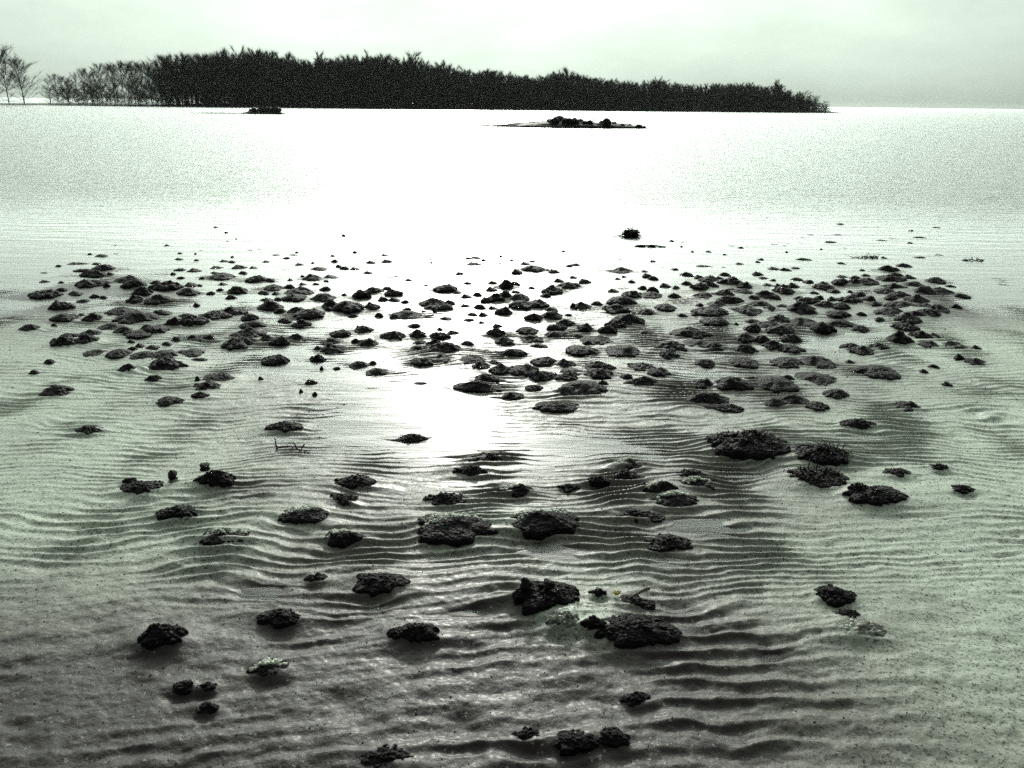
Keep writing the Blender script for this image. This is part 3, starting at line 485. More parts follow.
M_dwood = mound_material('wet_wood', (.02, .016, .014), (.04, .03, .028), (.07, .06, .05))
M_leaf = mound_material('yellow_leaf', (.25, .2, .03), (.4, .34, .05), (.5, .42, .1), (.3, .5, .7))
M_rock = mound_material('black_rock', (.012, .010, .012), (.03, .026, .028), (.08, .075, .07))
def bark(name, c0, c1):
    m, nt, b, L = new_mat(name)
    geo = N(nt, 'ShaderNodeNewGeometry'); n1 = N(nt, 'ShaderNodeTexNoise'); n1.inputs['Scale'].default_value = .6; n1.inputs['Detail'].default_value = 5
    L(geo.outputs['Position'], n1.inputs['Vector']); r = ramp(nt, [(.35, c0), (.65, c1)]); L(n1.outputs['Fac'], r.inputs[0]); L(r.outputs[0], b.inputs['Base Color'])
    b.inputs['Roughness'].default_value = .95; b.inputs['Specular IOR Level'].default_value = .1
    return m
M_bark = bark('bark', (.04, .030, .036), (.08, .06, .07))
M_twig = bark('twigs', (.026, .018, .024), (.045, .034, .040))

def water_material():
    m = bpy.data.materials.new('water'); m.use_nodes = True; nt = m.node_tree; nt.nodes.clear(); L = nt.links.new
    out = N(nt, 'ShaderNodeOutputMaterial'); geo = N(nt, 'ShaderNodeNewGeometry'); P = geo.outputs['Position']
    sep = N(nt, 'ShaderNodeSeparateXYZ'); L(P, sep.inputs[0])
    mp = N(nt, 'ShaderNodeMapping'); mp.inputs['Scale'].default_value = (.7, 3.6, 1); mp.inputs['Rotation'].default_value = (0, 0, R(3)); L(P, mp.inputs[0])
    n = N(nt, 'ShaderNodeTexNoise'); n.inputs['Scale'].default_value = 1.5; n.inputs['Detail'].default_value = 5; n.inputs['Roughness'].default_value = .6; L(mp.outputs[0], n.inputs['Vector'])
    # wind ripples belong to the open water, the film over the sand lies still
    far = N(nt, 'ShaderNodeMapRange', interpolation_type='SMOOTHSTEP'); far.inputs[1].default_value = 7.5; far.inputs[2].default_value = 16; far.inputs[3].default_value = .12; far.inputs[4].default_value = 1; L(sep.outputs[1], far.inputs[0])
    bp = N(nt, 'ShaderNodeBump'); bp.inputs['Distance'].default_value = .09; L(n.outputs['Fac'], bp.inputs['Height']); L(far.outputs[0], bp.inputs['Strength'])
    ro = N(nt, 'ShaderNodeMapRange'); ro.inputs[1].default_value = 0; ro.inputs[2].default_value = 1; ro.inputs[3].default_value = .42; ro.inputs[4].default_value = .29; L(far.outputs[0], ro.inputs[0])
    fr = N(nt, 'ShaderNodeFresnel'); fr.inputs['IOR'].default_value = 1.333; L(bp.outputs[0], fr.inputs['Normal'])
    gl = N(nt, 'ShaderNodeBsdfGlossy'); L(ro.outputs[0], gl.inputs['Roughness']); L(bp.outputs[0], gl.inputs['Normal'])
    tr = N(nt, 'ShaderNodeBsdfTransparent'); tr.inputs[0].default_value = (.96, .97, .95, 1)
    mx = N(nt, 'ShaderNodeMixShader'); L(fr.outputs[0], mx.inputs[0]); L(tr.outputs[0], mx.inputs[1]); L(gl.outputs[0], mx.inputs[2]); L(mx.outputs[0], out.inputs['Surface'])
    return m
M_water = water_material()

# ------------------------------------------------------------------ the tidal flat: one sheet from underfoot to the horizon
az = np.concatenate([np.linspace(-180, -80, 24)[:-1], np.linspace(-80, -42, 50)[:-1], np.linspace(-42, 42, 760), np.linspace(42, 80, 50)[1:], np.linspace(80, 180, 24)[1:-1]])
rs = [.25]
while rs[-1] < 5000:
    r_ = rs[-1]
    rs.append(r_+(.03 if r_ < 1.1 else .0045 if r_ < 4.4 else .0065 if r_ < 6 else .012 if r_ < 9.5 else max(.015, (r_-9.3)*.06)))
rs = np.array(rs); A = np.radians(az)
RR, AA = np.meshgrid(rs, A, indexing='ij'); GX = RR*np.sin(AA); GY = RR*np.cos(AA)
def level(X, Y):
    base = .016-.016*sstep(1.9, 2.9, Y)-.004*sstep(2.8, 4.2, Y)-.001*sstep(4, 7, Y)
    base = base - .30*sstep(9.0, 24, Y) - .08*sstep(8.2, 10, Y) - 1.2*sstep(20, 120, np.hypot(X, Y))
    sd = X/np.maximum(Y, .3)
    base = base+.011*sstep(.16, .34, -sd)*sstep(2.4, 3.0, Y)*sstep(5.4, 4.4, Y)+.012*sstep(.42, .6, sd)*sstep(2.6, 3.2, Y)*sstep(6.5, 5.0, Y)+.005*sstep(.52, .66, np.abs(sd))*sstep(4, 5, Y)*sstep(10, 5.5, Y)
    zz = np.zeros_like(X)
    for (zx, zy, rx, ry, a) in ZONES:
        zz += a*np.exp(-((X-zx)/rx)**2-((Y-zy)/ry)**2)
    return base + .0085*np.clip(zz, -1, 1.2) + .004*fbm(X*1.1, Y*2.0, 5, 3)*(Y < 14)
def ripples(X, Y):
    tilt = .16*X*sstep(3.2, 1.6, Y)+.03*X
    u = Y-tilt + .16*fbm(X*.55, Y*.8, 31, 2) + .095*fbm(X*1.9, Y*2.6, 47, 3) + .022*fbm(X*6, Y*8, 52, 3)
    lam = .054
    p = 2*np.pi*u/lam
    cu = lambda q: 1.12-2*np.sqrt(np.sin(q/2)**2+.03)
    wv = 1.25*cu(p)+.5*cu(p+2*np.pi*X*.10/lam+1)+.4*cu(p*1.04-2*np.pi*X*.09/lam+2.2)+.25*vnoise(X*11, u*30, 61)+.30*np.sin(2*np.pi*(u+.05*fbm(X*1.4, Y*1.4, 88, 2))/(lam*1.62)+1.3)
    nearw = sstep(2.7, 2.0, Y); p2 = 2*np.pi*(u+.03*fbm(X*3, Y*3, 17, 3))/.097
    wv = wv*(1-.8*nearw)+nearw*1.25*(1.0*cu(p2)+.5*cu(p2+2*np.pi*X*.13/.097)+.4*cu(p2*1.07-2*np.pi*X*.14/.097+2)+.4*fbm(X*8, u*22, 23, 3))
    patch = sstep(-.42, .42, fbm(X*1.3, Y*2.2, 71, 4))
    amp = .0046*(.36-.02*nearw+(1.0+.1*nearw)*patch)*(.8+.3*vnoise(X*6, Y*6, 77))
    side = X/np.maximum(Y, .3)
    amp = amp*(1-.6*sstep(.28, .6, side)*sstep(3.6, 2.6, Y))*(1-.35*sstep(.42, .68, -side))
    return wv*amp*np.where(Y < 12, 1, 0)
near = RR < 40
GZ = level(GX, GY)
GZ += np.where(near, ripples(GX, GY), 0) + np.where(near & (RR < 6), .0062*fbm(GX*13, GY*17, 83, 5)*(.5+.7*sstep(3.2, 2.0, GY)), 0)
for (hx, hy, rx, ry) in HOLLOWS:
    GZ -= .013*np.exp(-(((GX-hx)/rx)**2+((GY-hy)/(ry*1.2))**2)**1.3)
def local_add(x, y, rad, fn):
    r0, a0 = math.hypot(x, y), math.degrees(math.atan2(x, y)); da = math.degrees(rad/r0)
    i0, i1 = np.searchsorted(rs, [r0-rad, r0+rad]); j0, j1 = np.searchsorted(az, [a0-da, a0+da])
    if i1 > i0 and j1 > j0:
        s = (slice(i0, i1), slice(j0, j1)); GZ[s] += fn(GX[s]-x, GY[s]-y)
for (t, x, y, W, D, H, lab) in mounds:
    if t == 'm': k, e, ex = .5, .8, 1.45
    else: k, e, ex = .5, .78, 1.15
    local_add(x, y, W*2.2, lambda dx, dy: k*H*np.exp(-((dx/(W*e*ex))**2+(dy/(D*e))**2)))
    if t != 'm': local_add(x, y-D*1.0, W*1.2, lambda dx, dy: -.012*np.exp(-((dx/(W*.6))**2+(dy/(D*.45))**2)))
# trampled pale silt between two foreground mounds
def lumps(dx, dy): return (.012+.014*np.maximum(0, fbm(dx*28, dy*28, 91, 3)))*np.exp(-((dx/.16)**2+(dy/.16)**2)**1.5)
local_add(.20, 2.20, .35, lumps)
# ground colour zones, with some light and shade painted in: pale greenish silt, plain wet sand, dark brown mud
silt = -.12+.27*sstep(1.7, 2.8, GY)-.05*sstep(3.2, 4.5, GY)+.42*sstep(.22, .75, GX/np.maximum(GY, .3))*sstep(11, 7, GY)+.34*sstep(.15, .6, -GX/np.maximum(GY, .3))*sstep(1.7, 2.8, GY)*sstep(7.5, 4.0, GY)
silt += .13*np.exp(-((GX-.15)/.75)**2-((GY-2.55)/.42)**2)  # bright ripple crests painted in as a paler foreground patch
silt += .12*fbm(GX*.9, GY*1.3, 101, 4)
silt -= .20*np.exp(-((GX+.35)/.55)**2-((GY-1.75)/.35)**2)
for (hx, hy, rx, ry) in HOLLOWS: silt -= .22*np.exp(-((GX-hx)/(rx*1.1))**2-((GY-hy)/(ry*1.4))**2)  # shade in the hollows painted in as a darker tone
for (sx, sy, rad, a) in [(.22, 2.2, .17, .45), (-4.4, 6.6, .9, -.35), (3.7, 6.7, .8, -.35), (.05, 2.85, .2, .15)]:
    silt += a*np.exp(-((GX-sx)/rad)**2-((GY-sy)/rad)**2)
nr, na = GX.shape
V = np.stack([GX, GY, GZ], -1).reshape(-1, 3)
i = np.arange(nr-1)[:, None]*na; j = np.arange(na)[None, :]; jn = (j+1) % na
Q = np.stack([i+j, i+na+j, i+na+jn, i+jn], -1).reshape(-1, 4)[:, ::-1]
V = np.vstack([V, [[0, 0, .012]]]); c0 = len(V)-1
F3 = np.stack([np.full(na, c0), np.arange(na), (np.arange(na)+1) % na], -1)[:, ::-1]
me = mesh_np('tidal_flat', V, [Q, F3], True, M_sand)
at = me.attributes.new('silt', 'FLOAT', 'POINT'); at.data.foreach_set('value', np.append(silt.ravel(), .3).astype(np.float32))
tag(link('ground', me), kind='structure')
def ground_z(x, y):
    r0, a0 = math.hypot(x, y), math.degrees(math.atan2(x, y))
    return float(GZ[min(nr-1, np.searchsorted(rs, r0)), min(na-1, np.searchsorted(az, a0))])
wm = mesh_np('water', [[-5000, -60, 0], [5000, -60, 0], [5000, 5000, 0], [-5000, 5000, 0]], [np.array([[0, 1, 2, 3]])], False, M_water)
tag(link('water', wm), kind='structure')

# ------------------------------------------------------------------ mud mounds
def worley(px, py, pts, rad):
    h = np.zeros_like(px)
    for (x, y, r_, a) in pts:
        d2 = ((px-x)**2+(py-y)**2)/(r_*r_); h = np.maximum(h, a*np.sqrt(np.maximum(0, 1-d2)))
    return h
def dome(seed, na, nr, rough=.5, lump=.5, nl=40, peaks=1, ex=(1.7, .9), bump=True):
    """unit mound: footprint radius about .5, height about 1, skirt carried below the ground"""
    g = np.random.default_rng(seed); ph = seed*3.7
    th = np.linspace(0, 2*np.pi, na, endpoint=False); rr = np.linspace(0, 1, nr+1)[1:]**.85
    T_, R_ = np.meshgrid(th, rr, indexing='xy')
    wob = 1+.22*vnoise(np.cos(T_)*1.3+ph, np.sin(T_)*1.3, seed)+.12*vnoise(np.cos(T_)*3.5+ph, np.sin(T_)*3.5, seed+1)+.07*rough*vnoise(np.cos(T_)*9+ph, np.sin(T_)*9, seed+2)
    x = .5*R_*np.cos(T_)*wob; y = .5*R_*np.sin(T_)*wob
    z = (1-R_**ex[0])**ex[1]*.72
    for k in range(peaks):
        cx, cy = g.uniform(-.2, .2), g.uniform(-.14, .14); z = z+g.uniform(.12, .38)*np.exp(-((x-cx)**2+(y-cy)**2)/g.uniform(.02, .05))*(1-R_**4)
    pts = [(g.uniform(-.5, .5), g.uniform(-.5, .5), g.uniform(.05, .13), g.uniform(.5, 1)) for _ in range(nl)]
    z = z+lump*.34*worley(x, y, pts, 1)*(1-R_**6)+rough*.16*fbm(x*9+ph, y*9, seed+5, 4)*(1-R_**5)
    z = z/max(.6, z.max())
    z = np.where(R_ > .93, z-.25*(R_-.93)/.07-.02, z)
    top = z[0].mean()+.02
    V = np.vstack([np.stack([x, y, z], -1).reshape(-1, 3), [[0, 0, top]]])
    i = np.arange(nr-1)[:, None]*na; j = np.arange(na)[None]; jn = (j+1) % na
    Q = np.stack([i+j, i+na+j, i+na+jn, i+jn], -1).reshape(-1, 4)
    F3 = np.stack([np.full(na, len(V)-1), np.arange(na), (np.arange(na)+1) % na], -1)
    # skirt ring: drop the outermost ring well under the surface
    V[(nr-1)*na:nr*na, 2] -= .9
    return V, [Q, F3]
G_M = 'mud mounds scattered over the tidal flat'
protos = []
for s in range(26):
    V, F = dome(20+s, 60, 20, .8+.5*(s % 3), (.2, .5, .8, .35)[s % 4], 22+6*(s % 4), 1+s % 4, (1.7+.45*(s % 3), .75+.12*(s % 4)))
    protos.append(mesh_np('mud_mound', V, F, True, M_mud))
# pebbly lumps for crusts
import bmesh
bm = bmesh.new(); bmesh.ops.create_icosphere(bm, subdivisions=2, radius=1); bm.verts.ensure_lookup_table()
ICO_V = np.array([v.co[:] for v in bm.verts]); ICO_F = np.array([[v.index for v in f.verts] for f in bm.faces]); bm.free()
def lump_cloud(centres, seed):
    g = np.random.default_rng(seed); VV = []; FF = []; n = 0
    for (x, y, z, r_) in centres:
        s = g.uniform(.7, 1.3, 3)*r_; q = g.uniform(0, 6.28); v = ICO_V*s
        v = v*(1+.22*np.sin(ICO_V@g.normal(size=3)*3+g.uniform(0, 6))[:, None])
        c_, s_ = math.cos(q), math.sin(q); v = np.stack([v[:, 0]*c_-v[:, 1]*s_, v[:, 0]*s_+v[:, 1]*c_, v[:, 2]*.8], -1)+[x, y, z]
        VV.append(v); FF.append(ICO_F+n); n += len(v)
    return np.vstack(VV), [np.vstack(FF)]
def ribbon_tangle(n, sx, sy, sz, seed, wid=.004, ln=.12):
    """curling weed fronds as thin tapered three-sided tubes"""
    g = np.random.default_rng(seed); VV = []; FF = []; k = 0; S = 9
    for _ in range(n):
        rr0 = g.random()**.5; q0 = g.uniform(0, 6.283); p = np.array([.5*rr0*math.cos(q0)*sx, .5*rr0*math.sin(q0)*sy, sz*(1-rr0**2)*g.uniform(.75, 1.05)]); d = g.normal(size=3); d[2] = abs(d[2])*.5; d /= np.linalg.norm(d)
        for i in range(S):
            rr = wid*(1-.75*i/(S-1)); a = np.cross(d, [.3, .2, 1]); a /= np.linalg.norm(a)+1e-6; b = np.cross(d, a)
            for q in range(3): VV.append(p+rr*(a*math.cos(q*2.094)*1.7+b*math.sin(q*2.094)))
            d = d+g.normal(size=3)*.4; d[2] -= .22; d[:2] += .12*p[:2]/(np.linalg.norm(p[:2])+.01); d /= np.linalg.norm(d); p = p+d*ln/S; p[2] = max(p[2], -.005)
        for i in range(S-1):
            for q in range(3): FF.append([k+i*3+q, k+i*3+(q+1) % 3, k+i*3+3+(q+1) % 3, k+i*3+3+q])
        k += S*3
    return np.array(VV), [np.array(FF)]
first = {}
for idx, (t, x, y, W, D, H, lab) in enumerate(mounds):
    z = ground_z(x, y)
    if y > 8.0: z = max(z, -.006)
    if t == 'm':
        o = link('mud_mound', protos[idx % len(protos)], loc=(x, y, min(z, .02)-.004)); o.scale = (W*(1.48 if W < .2 else 1.2), D*(1.5 if W < .2 else 1.15), max(H*1.4, .19*W if H > .012 else 0)); 
        if rnd.random() < .5: o.scale.x *= -1; o.scale.y *= -1
        o.rotation_euler.z = rnd.uniform(-.3, .3)
    else:
        V, F = dome(300+idx, 110, 40, 1.0, (.28 if t != 'p' else .2), 60, 2 if t != 'p' else 1, (1.9, .8))
        V = V*[W*1.18, D*1.15, H*.74]
        o = link('mud_mound', mesh_np('mud_mound', V, F, True, M_mixed if t == 'p' else M_mud), loc=(x, y, z-.006))
        g = np.random.default_rng(900+idx); cs = []
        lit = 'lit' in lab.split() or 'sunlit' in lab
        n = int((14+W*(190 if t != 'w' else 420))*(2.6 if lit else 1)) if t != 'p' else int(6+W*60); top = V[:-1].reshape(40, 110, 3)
        cx0 = g.uniform(-.2, .2)
        for _ in range(n):
            i_ = int(g.uniform(2, 33)); j_ = int(g.uniform(0, 110))
            if lit: i_ = int(g.uniform(2, 30)); j_ = int(g.uniform(6, 64))  # lumps kept to the upper far-left side, where sunlight is painted on
            v = top[i_, j_]
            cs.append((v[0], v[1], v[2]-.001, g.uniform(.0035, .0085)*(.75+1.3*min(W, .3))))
        if 'ball' in lab or 'round black lump' in lab: cs.append((-.22*W if 'ball' in lab else -.02*W, 0, H*1.05, .022))
        V2, F2 = lump_cloud(cs, idx)
        tag(link('crust', mesh_np('crust', V2, F2, True, M_pale if t == 'p' or lit else M_crust), o), kind='stuff')  # on lit mounds the pale lumps stand in for sunlight
        if t == 'w':
            V3, F3 = ribbon_tangle(90, W*.98, D*.92, H*.62, idx, .0026, .08)
            link('weed', mesh_np('weed', V3, F3, True, M_weed), o)
    tag(o, lab, 'mound', G_M)
# mounds past three hundred, the tiniest flecks
VV = []; FF = []; n = 0; lo = [dome(400+s, 18, 6, .8, .4, 16, 1) for s in range(5)]
for k, (x, y, W, D, H) in enumerate(specks):
    V, F = lo[k % 5]; z = ground_z(x, y)
    if y > 7.5: z = max(z, -.004)
    V = V*[W*1.25, D*1.2, H*1.4]+[x, y, min(z, .02)-.002]; VV.append(V); FF.append([f+n for f in F]); n += len(V)
o = link('mud_flecks', mesh_np('mud_flecks', np.vstack(VV), [np.vstack([f[0] for f in FF]), np.vstack([f[1] for f in FF])], True, M_mud))
tag(o, 'tiny dark mud flecks and lumps strewn among the mounds and along the waterline', 'mud flecks', kind='stuff')

# ------------------------------------------------------------------ small loose things on the flat
def tube(pts, rad, n=7, seed=0):
    g = np.random.default_rng(seed); pts = np.array(pts, float); VV = []; FF = []
    for i, p in enumerate(pts):
        d = pts[min(i+1, len(pts)-1)]-pts[max(i-1, 0)]; d /= np.linalg.norm(d); a = np.cross(d, [0.1, .2, 1]); a /= np.linalg.norm(a); b = np.cross(d, a)
        r_ = rad[i] if hasattr(rad, '__len__') else rad
        for q in range(n): VV.append(p+r_*g.uniform(.85, 1.15)*(a*math.cos(q*2*math.pi/n)+b*math.sin(q*2*math.pi/n)))
    for i in range(len(pts)-1):
        for q in range(n): FF.append([i*n+q, i*n+(q+1) % n, i*n+n+(q+1) % n, i*n+n+q])
    c = len(VV); VV += [pts[0], pts[-1]]; e = (len(pts)-1)*n
    T3 = [[c, (q+1) % n, q] for q in range(n)]+[[c+1, e+q, e+(q+1) % n] for q in range(n)]
    return np.array(VV), [np.array(FF), np.array(T3)]
def merge(parts):
    VV = []; fs = {}; n = 0
    for V, F in parts:
        VV.append(V)
        for f in F: fs.setdefault(f.shape[1], []).append(f+n)
        n += len(V)
    return np.vstack(VV), [np.vstack(v) for v in fs.values()]
def curve_pts(a, b, bend, n=8, seed=0):
    g = np.random.default_rng(seed); a = np.array(a); b = np.array(b)
    return [a+(b-a)*t+np.array(bend)*math.sin(math.pi*t)+g.normal(size=3)*.002*(0 < t < 1) for t in np.linspace(0, 1, n)]
def thing_mesh(name, VF, mat, loc, label, cat):
    return tag(link(name, mesh_np(name, VF[0], VF[1], True, mat), loc=loc), label, cat)
# weed clump standing out in the open water, a stick through it
cl = thing_mesh('weed_clump', ribbon_tangle(170, .16, .10, .09, 5, .006, .12), M_weed, (1.49, 10.3, 0), 'tangled black weed clump standing alone in the bright open water beyond the mounds', 'weed')
V, F = lump_cloud([(random.Random(i).uniform(-.09, .09), random.Random(i+50).uniform(-.05, .05), random.Random(i+90).uniform(0, .08), .024) for i in range(22)], 3)
link('weed_bladder', mesh_np('weed_bladder', V, F, True, M_weed), cl)
thing_mesh('stick', tube(curve_pts((-.2, 0, .01), (.0, 0, .045), (0, 0, .004)), [.004, .005, .006, .006, .006, .006, .006, .006]), M_dwood, (1.47, 10.28, 0), 'thin stick poking out to the side of the lone weed clump in open water', 'stick')
V, F = merge([tube(curve_pts((-.19, 0, 0), (.19, -.02, -.004), (0, 0, .012), 12, 2), [.006, .014, .017, .016, .010, .014, .016, .013, .009, .011, .008, .004], 8, 2)])
thing_mesh('driftwood', (V, F), M_dwood, (1.63, 9.58, .004), 'long thin dark piece of driftwood floating just below the lone weed clump', 'driftwood')
thing_mesh('weed_strand', ribbon_tangle(60, .42, .06, .02, 15, .004, .09), M_weed, (4.0, 9.0, 0), 'sparse line of weed wisps on bright water at the right of the flat', 'weed')
thing_mesh('weed_strand', ribbon_tangle(40, .25, .06, .02, 16, .004, .09), M_weed, (5.1, 8.9, 0), 'thin weed wisps on greenish water at the far right above the dark cluster', 'weed')
# twigs
z0 = ground_z(-1.14, 3.57)
V, F = merge([tube(curve_pts((0, 0, -.01), (-.005, .01, .055), (.006, 0, 0)), [.004]*4+[.003]*4), tube(curve_pts((0, 0, .004), (.085, .0, .012), (0, 0, .01)), [.0035]*8)])
thing_mesh('twig', (V, F), M_dwood, (-1.14, 3.57, max(z0, 0)), 'short dark forked twig upright in shallow water, left of centre', 'twig')
V, F = merge([tube(curve_pts((0, 0, -.01), (-.03, 0, .045), (.006, 0, 0)), [.003]*8), tube(curve_pts((0, 0, -.01), (.025, .01, .035), (0, 0, .006)), [.003]*8), tube(curve_pts((.02, 0, .0), (.05, .0, .004), (0, 0, .004)), [.003]*8)])
thing_mesh('twig', (V, F), M_dwood, (-1.02, 3.55, max(ground_z(-1.02, 3.55), 0)), 'small dark twig with spread tips beside the taller forked twig', 'twig')
z0 = ground_z(.43, 2.33)
thing_mesh('stick', tube(curve_pts((-.028, 0, .018), (.035, .012, .048), (0, 0, .003), 6), [.004, .005, .005, .005, .006, .007]), M_wood, (.435, 2.31, z0), 'pale broken stick lying on a dark mound in the foreground', 'stick')
def leaf_mesh():
    g = np.random.default_rng(4); parts = []
    for k in range(6):
        q = k*1.05; d = np.array([math.cos(q), math.sin(q)*.8, .7+.4*g.random()]); L_ = .012+.006*g.random()
        parts.append(tube([d*L_*t for t in (0, .3, .6, 1)], [.001, .004, .0035, .0008], 5, k))
    return merge(parts)
thing_mesh('sprig', leaf_mesh(), M_leaf, (.362, 2.335, ground_z(.362, 2.335)+.012), 'tiny yellow green sprig on pale silt next to the pale stick', 'sprig')

# debris: flakes of weed and shell nobody could count
cnt = 5200; g = np.random.default_rng(12)
rr_ = 1.5+(g.random(cnt)**1.4)*5.5; aa_ = np.radians(g.uniform(-44, 44, cnt)); px = rr_*np.sin(aa_); py = rr_*np.cos(aa_)
px, py = px[(py > 1.3)], py[(py > 1.3)]
VV = []; FF = []; n = 0
OV = np.array([[1, 0, 0], [0, 1, 0], [-1, 0, 0], [0, -1, 0], [0, 0, .5], [0, 0, -.5]], float); OF = np.array([[0, 1, 4], [1, 2, 4], [2, 3, 4], [3, 0, 4], [1, 0, 5], [2, 1, 5], [3, 2, 5], [0, 3, 5]])
for x, y in zip(px, py):
    z = ground_z(x, y)
    if z < -.001: continue
    s = g.uniform(.0012, .0042)*(1+.25*max(0, y-2)); q = g.uniform(0, 6.28); c_, s_ = math.cos(q), math.sin(q); e = g.uniform(.3, 1)
    v = OV*[s, s*e, s*.6]; v = np.stack([v[:, 0]*c_-v[:, 1]*s_, v[:, 0]*s_+v[:, 1]*c_, v[:, 2]], -1)+[x, y, z+.001]; VV.append(v); FF.append(OF+n); n += 6
tag(link('debris', mesh_np('debris', np.vstack(VV), [np.vstack(FF)], False, M_weed)), 'fine dark crumbs of weed and shell strewn over the wet sand', 'debris', kind='stuff')

# ------------------------------------------------------------------ islets in the open water
def bar_mesh(length, depth, height, seed):
    V, F = dome(seed, 90, 16, .9, .35, 60, 0, (1.8, .8)); return V*[length, depth, height], F
def islet(name, loc, length, depth, height, label, rocks, seed):
    V, F = bar_mesh(length, depth, height, seed)
    r0 = bpy.data.objects.new(name, None); col.objects.link(r0); r0.location = loc; tag(r0, label, 'islet')
    link('bank', mesh_np('bank', V, F, True, M_rock), r0)
    g = np.random.default_rng(seed)
    for (u, s, hh) in rocks:
        v = ICO_V*(1+.18*np.sin(ICO_V@g.normal(size=3)*4+g.uniform(0, 6))[:, None])*[s, s*.9, s*.8]
        link('rock', mesh_np('rock', v, [ICO_F], False, M_rock), r0, (u, g.uniform(-.3, .1)*depth, hh))
    return r0
islet('islet', (3.7, 60, 0), 11.0, 3.0, .42, 'long low dark islet of stones in the open water before the wood', [(-2.2, .22, .2), (-1.7, .2, .28), (-1.2, .3, .34), (-.9, .34, .42), (-.55, .36, .5), (-.2, .3, .42), (.1, .28, .46), (.5, .34, .40), (.9, .26, .40), (1.2, .22, .32), (1.6, .2, .34), (2.4, .22, .3), (2.75, .3, .42), (3.3, .22, .26), (3.9, .2, .2), (4.4, .2, .14), (5.0, .24, .1), (-3.0, .18, .12), (5.4, .18, .04)], 41)
s_ = bpy.data.objects.new('spit', None)
V, F = bar_mesh(7.5, .9, .13, 44); thing_mesh('mud_bar', (V, F), M_rock, (-.2, 60.6, 0), 'thin dark spit of mud running out from the end of the stony islet', 'mud bar')
islet('islet', (-31.0, 103.5, 0), 5.4, 2.2, .45, 'small dark rocky islet close under the wood on the far left water', [(-1.3, .35, .3), (-.7, .4, .45), (-.2, .36, .42), (.3, .4, .5), (.9, .42, .5), (1.5, .4, .52), (2.0, .42, .5)], 47)
V, F = bar_mesh(8, .8, .1, 48); thing_mesh('mud_bar', (V, F), M_rock, (-36.5, 103.8, 0), 'faint thin bar trailing off the small rocky islet', 'mud bar')
tuft = thing_mesh('reed_tuft', merge([tube(curve_pts((i*.05, 0, .3), (i*.05+random.Random(i).uniform(-.2, .2), 0, random.Random(i+7).uniform(.7, 1.0)), (.02, 0, 0), 4, i), [.018, .014, .01, .004], 4, i) for i in range(14)]), M_weed, (5.0, 60, 0), 'wispy dry stems standing on the crest of the stony islet', 'plant')

# ------------------------------------------------------------------ far shore and wood
def shore_y(x): return 195+(x+88)/172*30
sx = np.linspace(-125, 88, 120); prof = [(-1.5, -1.2), (0, -.05), (.6, .5), (2.5, .9), (60, 1.2), (62, -1)]
V = []
for x in sx:
    e = min(1, max(0, (88-x)/10))*min(1, max(.22, (x+92)/25)); wv = .5*math.sin(x*.21)+.3*math.sin(x*.63)
    for (d, z) in prof: V.append((x, shore_y(x)+wv*.8+d, z*e if z > 0 else z))
k = len(prof); Q = np.array([[a*k+b, (a+1)*k+b, (a+1)*k+b+1, a*k+b+1] for a in range(len(sx)-1) for b in range(k-1)])
tag(link('far_shore', mesh_np('far_shore', V, [Q], True, M_rock)), kind='structure')

def tree_geo(seed, h=10, spread=.22, n_l=26, twigs=34, bushy=False, fine=1.0):
    """bare tree: tapered trunk with limbs, and a crown of fine twigs"""
    g = np.random.default_rng(seed); tr = []; tw = []
    lean = g.normal(size=2)*.03*h
    tp = lambda t: np.array([lean[0]*t*t, lean[1]*t*t, h*t])
    tr.append(tube([tp(t) for t in np.linspace(0, .9, 7)], list(np.linspace(.017*h*fine, .004*h*fine, 7)), 5, seed))
    VV = []; FF = []; n = 0
    for k in range(n_l):
        t = g.uniform(.02 if bushy else .12, .92); p = tp(t); q = g.uniform(0, 6.28); up = g.uniform(.9, 2.4) if not bushy else g.uniform(.4, 1.5); ln = h*spread*g.uniform(.7, 1.5)*(1.15-.6*t)
        d = np.array([math.cos(q), math.sin(q), up]); d /= np.linalg.norm(d); e = p+d*ln*1.3; e[2] = min(e[2], h*1.02)
        mid = (p+e)/2+g.normal(size=3)*ln*.07
        tr.append(tube([p, mid, e], [.0055*h*fine, .0038*h*fine, .0016*h*fine], 3, k))
        for m in range(twigs):
            s = g.uniform(.12, 1); b = (p*(1-s)+mid*s) if g.random() < .4 else (mid*(1-s)+e*s); dd = d+g.normal(size=3)*.55; dd[2] += .45; dd /= np.linalg.norm(dd); l2 = h*g.uniform(.05, .14)
            a = np.cross(dd, g.normal(size=3)); a /= np.linalg.norm(a); wd = h*.0030*fine*g.uniform(.5, 1.2); c = b+dd*l2; a2 = np.cross(dd, a)
            VV += [b+a*wd, b-a*wd*.6+a2*wd, b-a*wd*.6-a2*wd, c]; FF += [[n, n+1, n+3], [n+1, n+2, n+3], [n+2, n, n+3]]; n += 4
    return merge(tr), (np.array(VV), [np.array(FF)])
TREES = [tree_geo(60+s, 10, .17+.03*(s % 3), 32, 46) for s in range(6)]+[tree_geo(80+s, 6, .33, 30, 40, True) for s in range(3)]+[tree_geo(90+s, 10, .24, 34, 40, s > 1, .42) for s in range(4)]
cx_, cz_ = zip(*CANOPY)
def canopy(x): return float(np.interp(x, cx_, cz_))
parts = []; g = np.random.default_rng(99)
def put(VF, s, q, loc):
    V, F = VF; c_, s2 = math.cos(q), math.sin(q); V = V*s
    return np.stack([V[:, 0]*c_-V[:, 1]*s2, V[:, 0]*s2+V[:, 1]*c_, V[:, 2]], -1)+loc, F
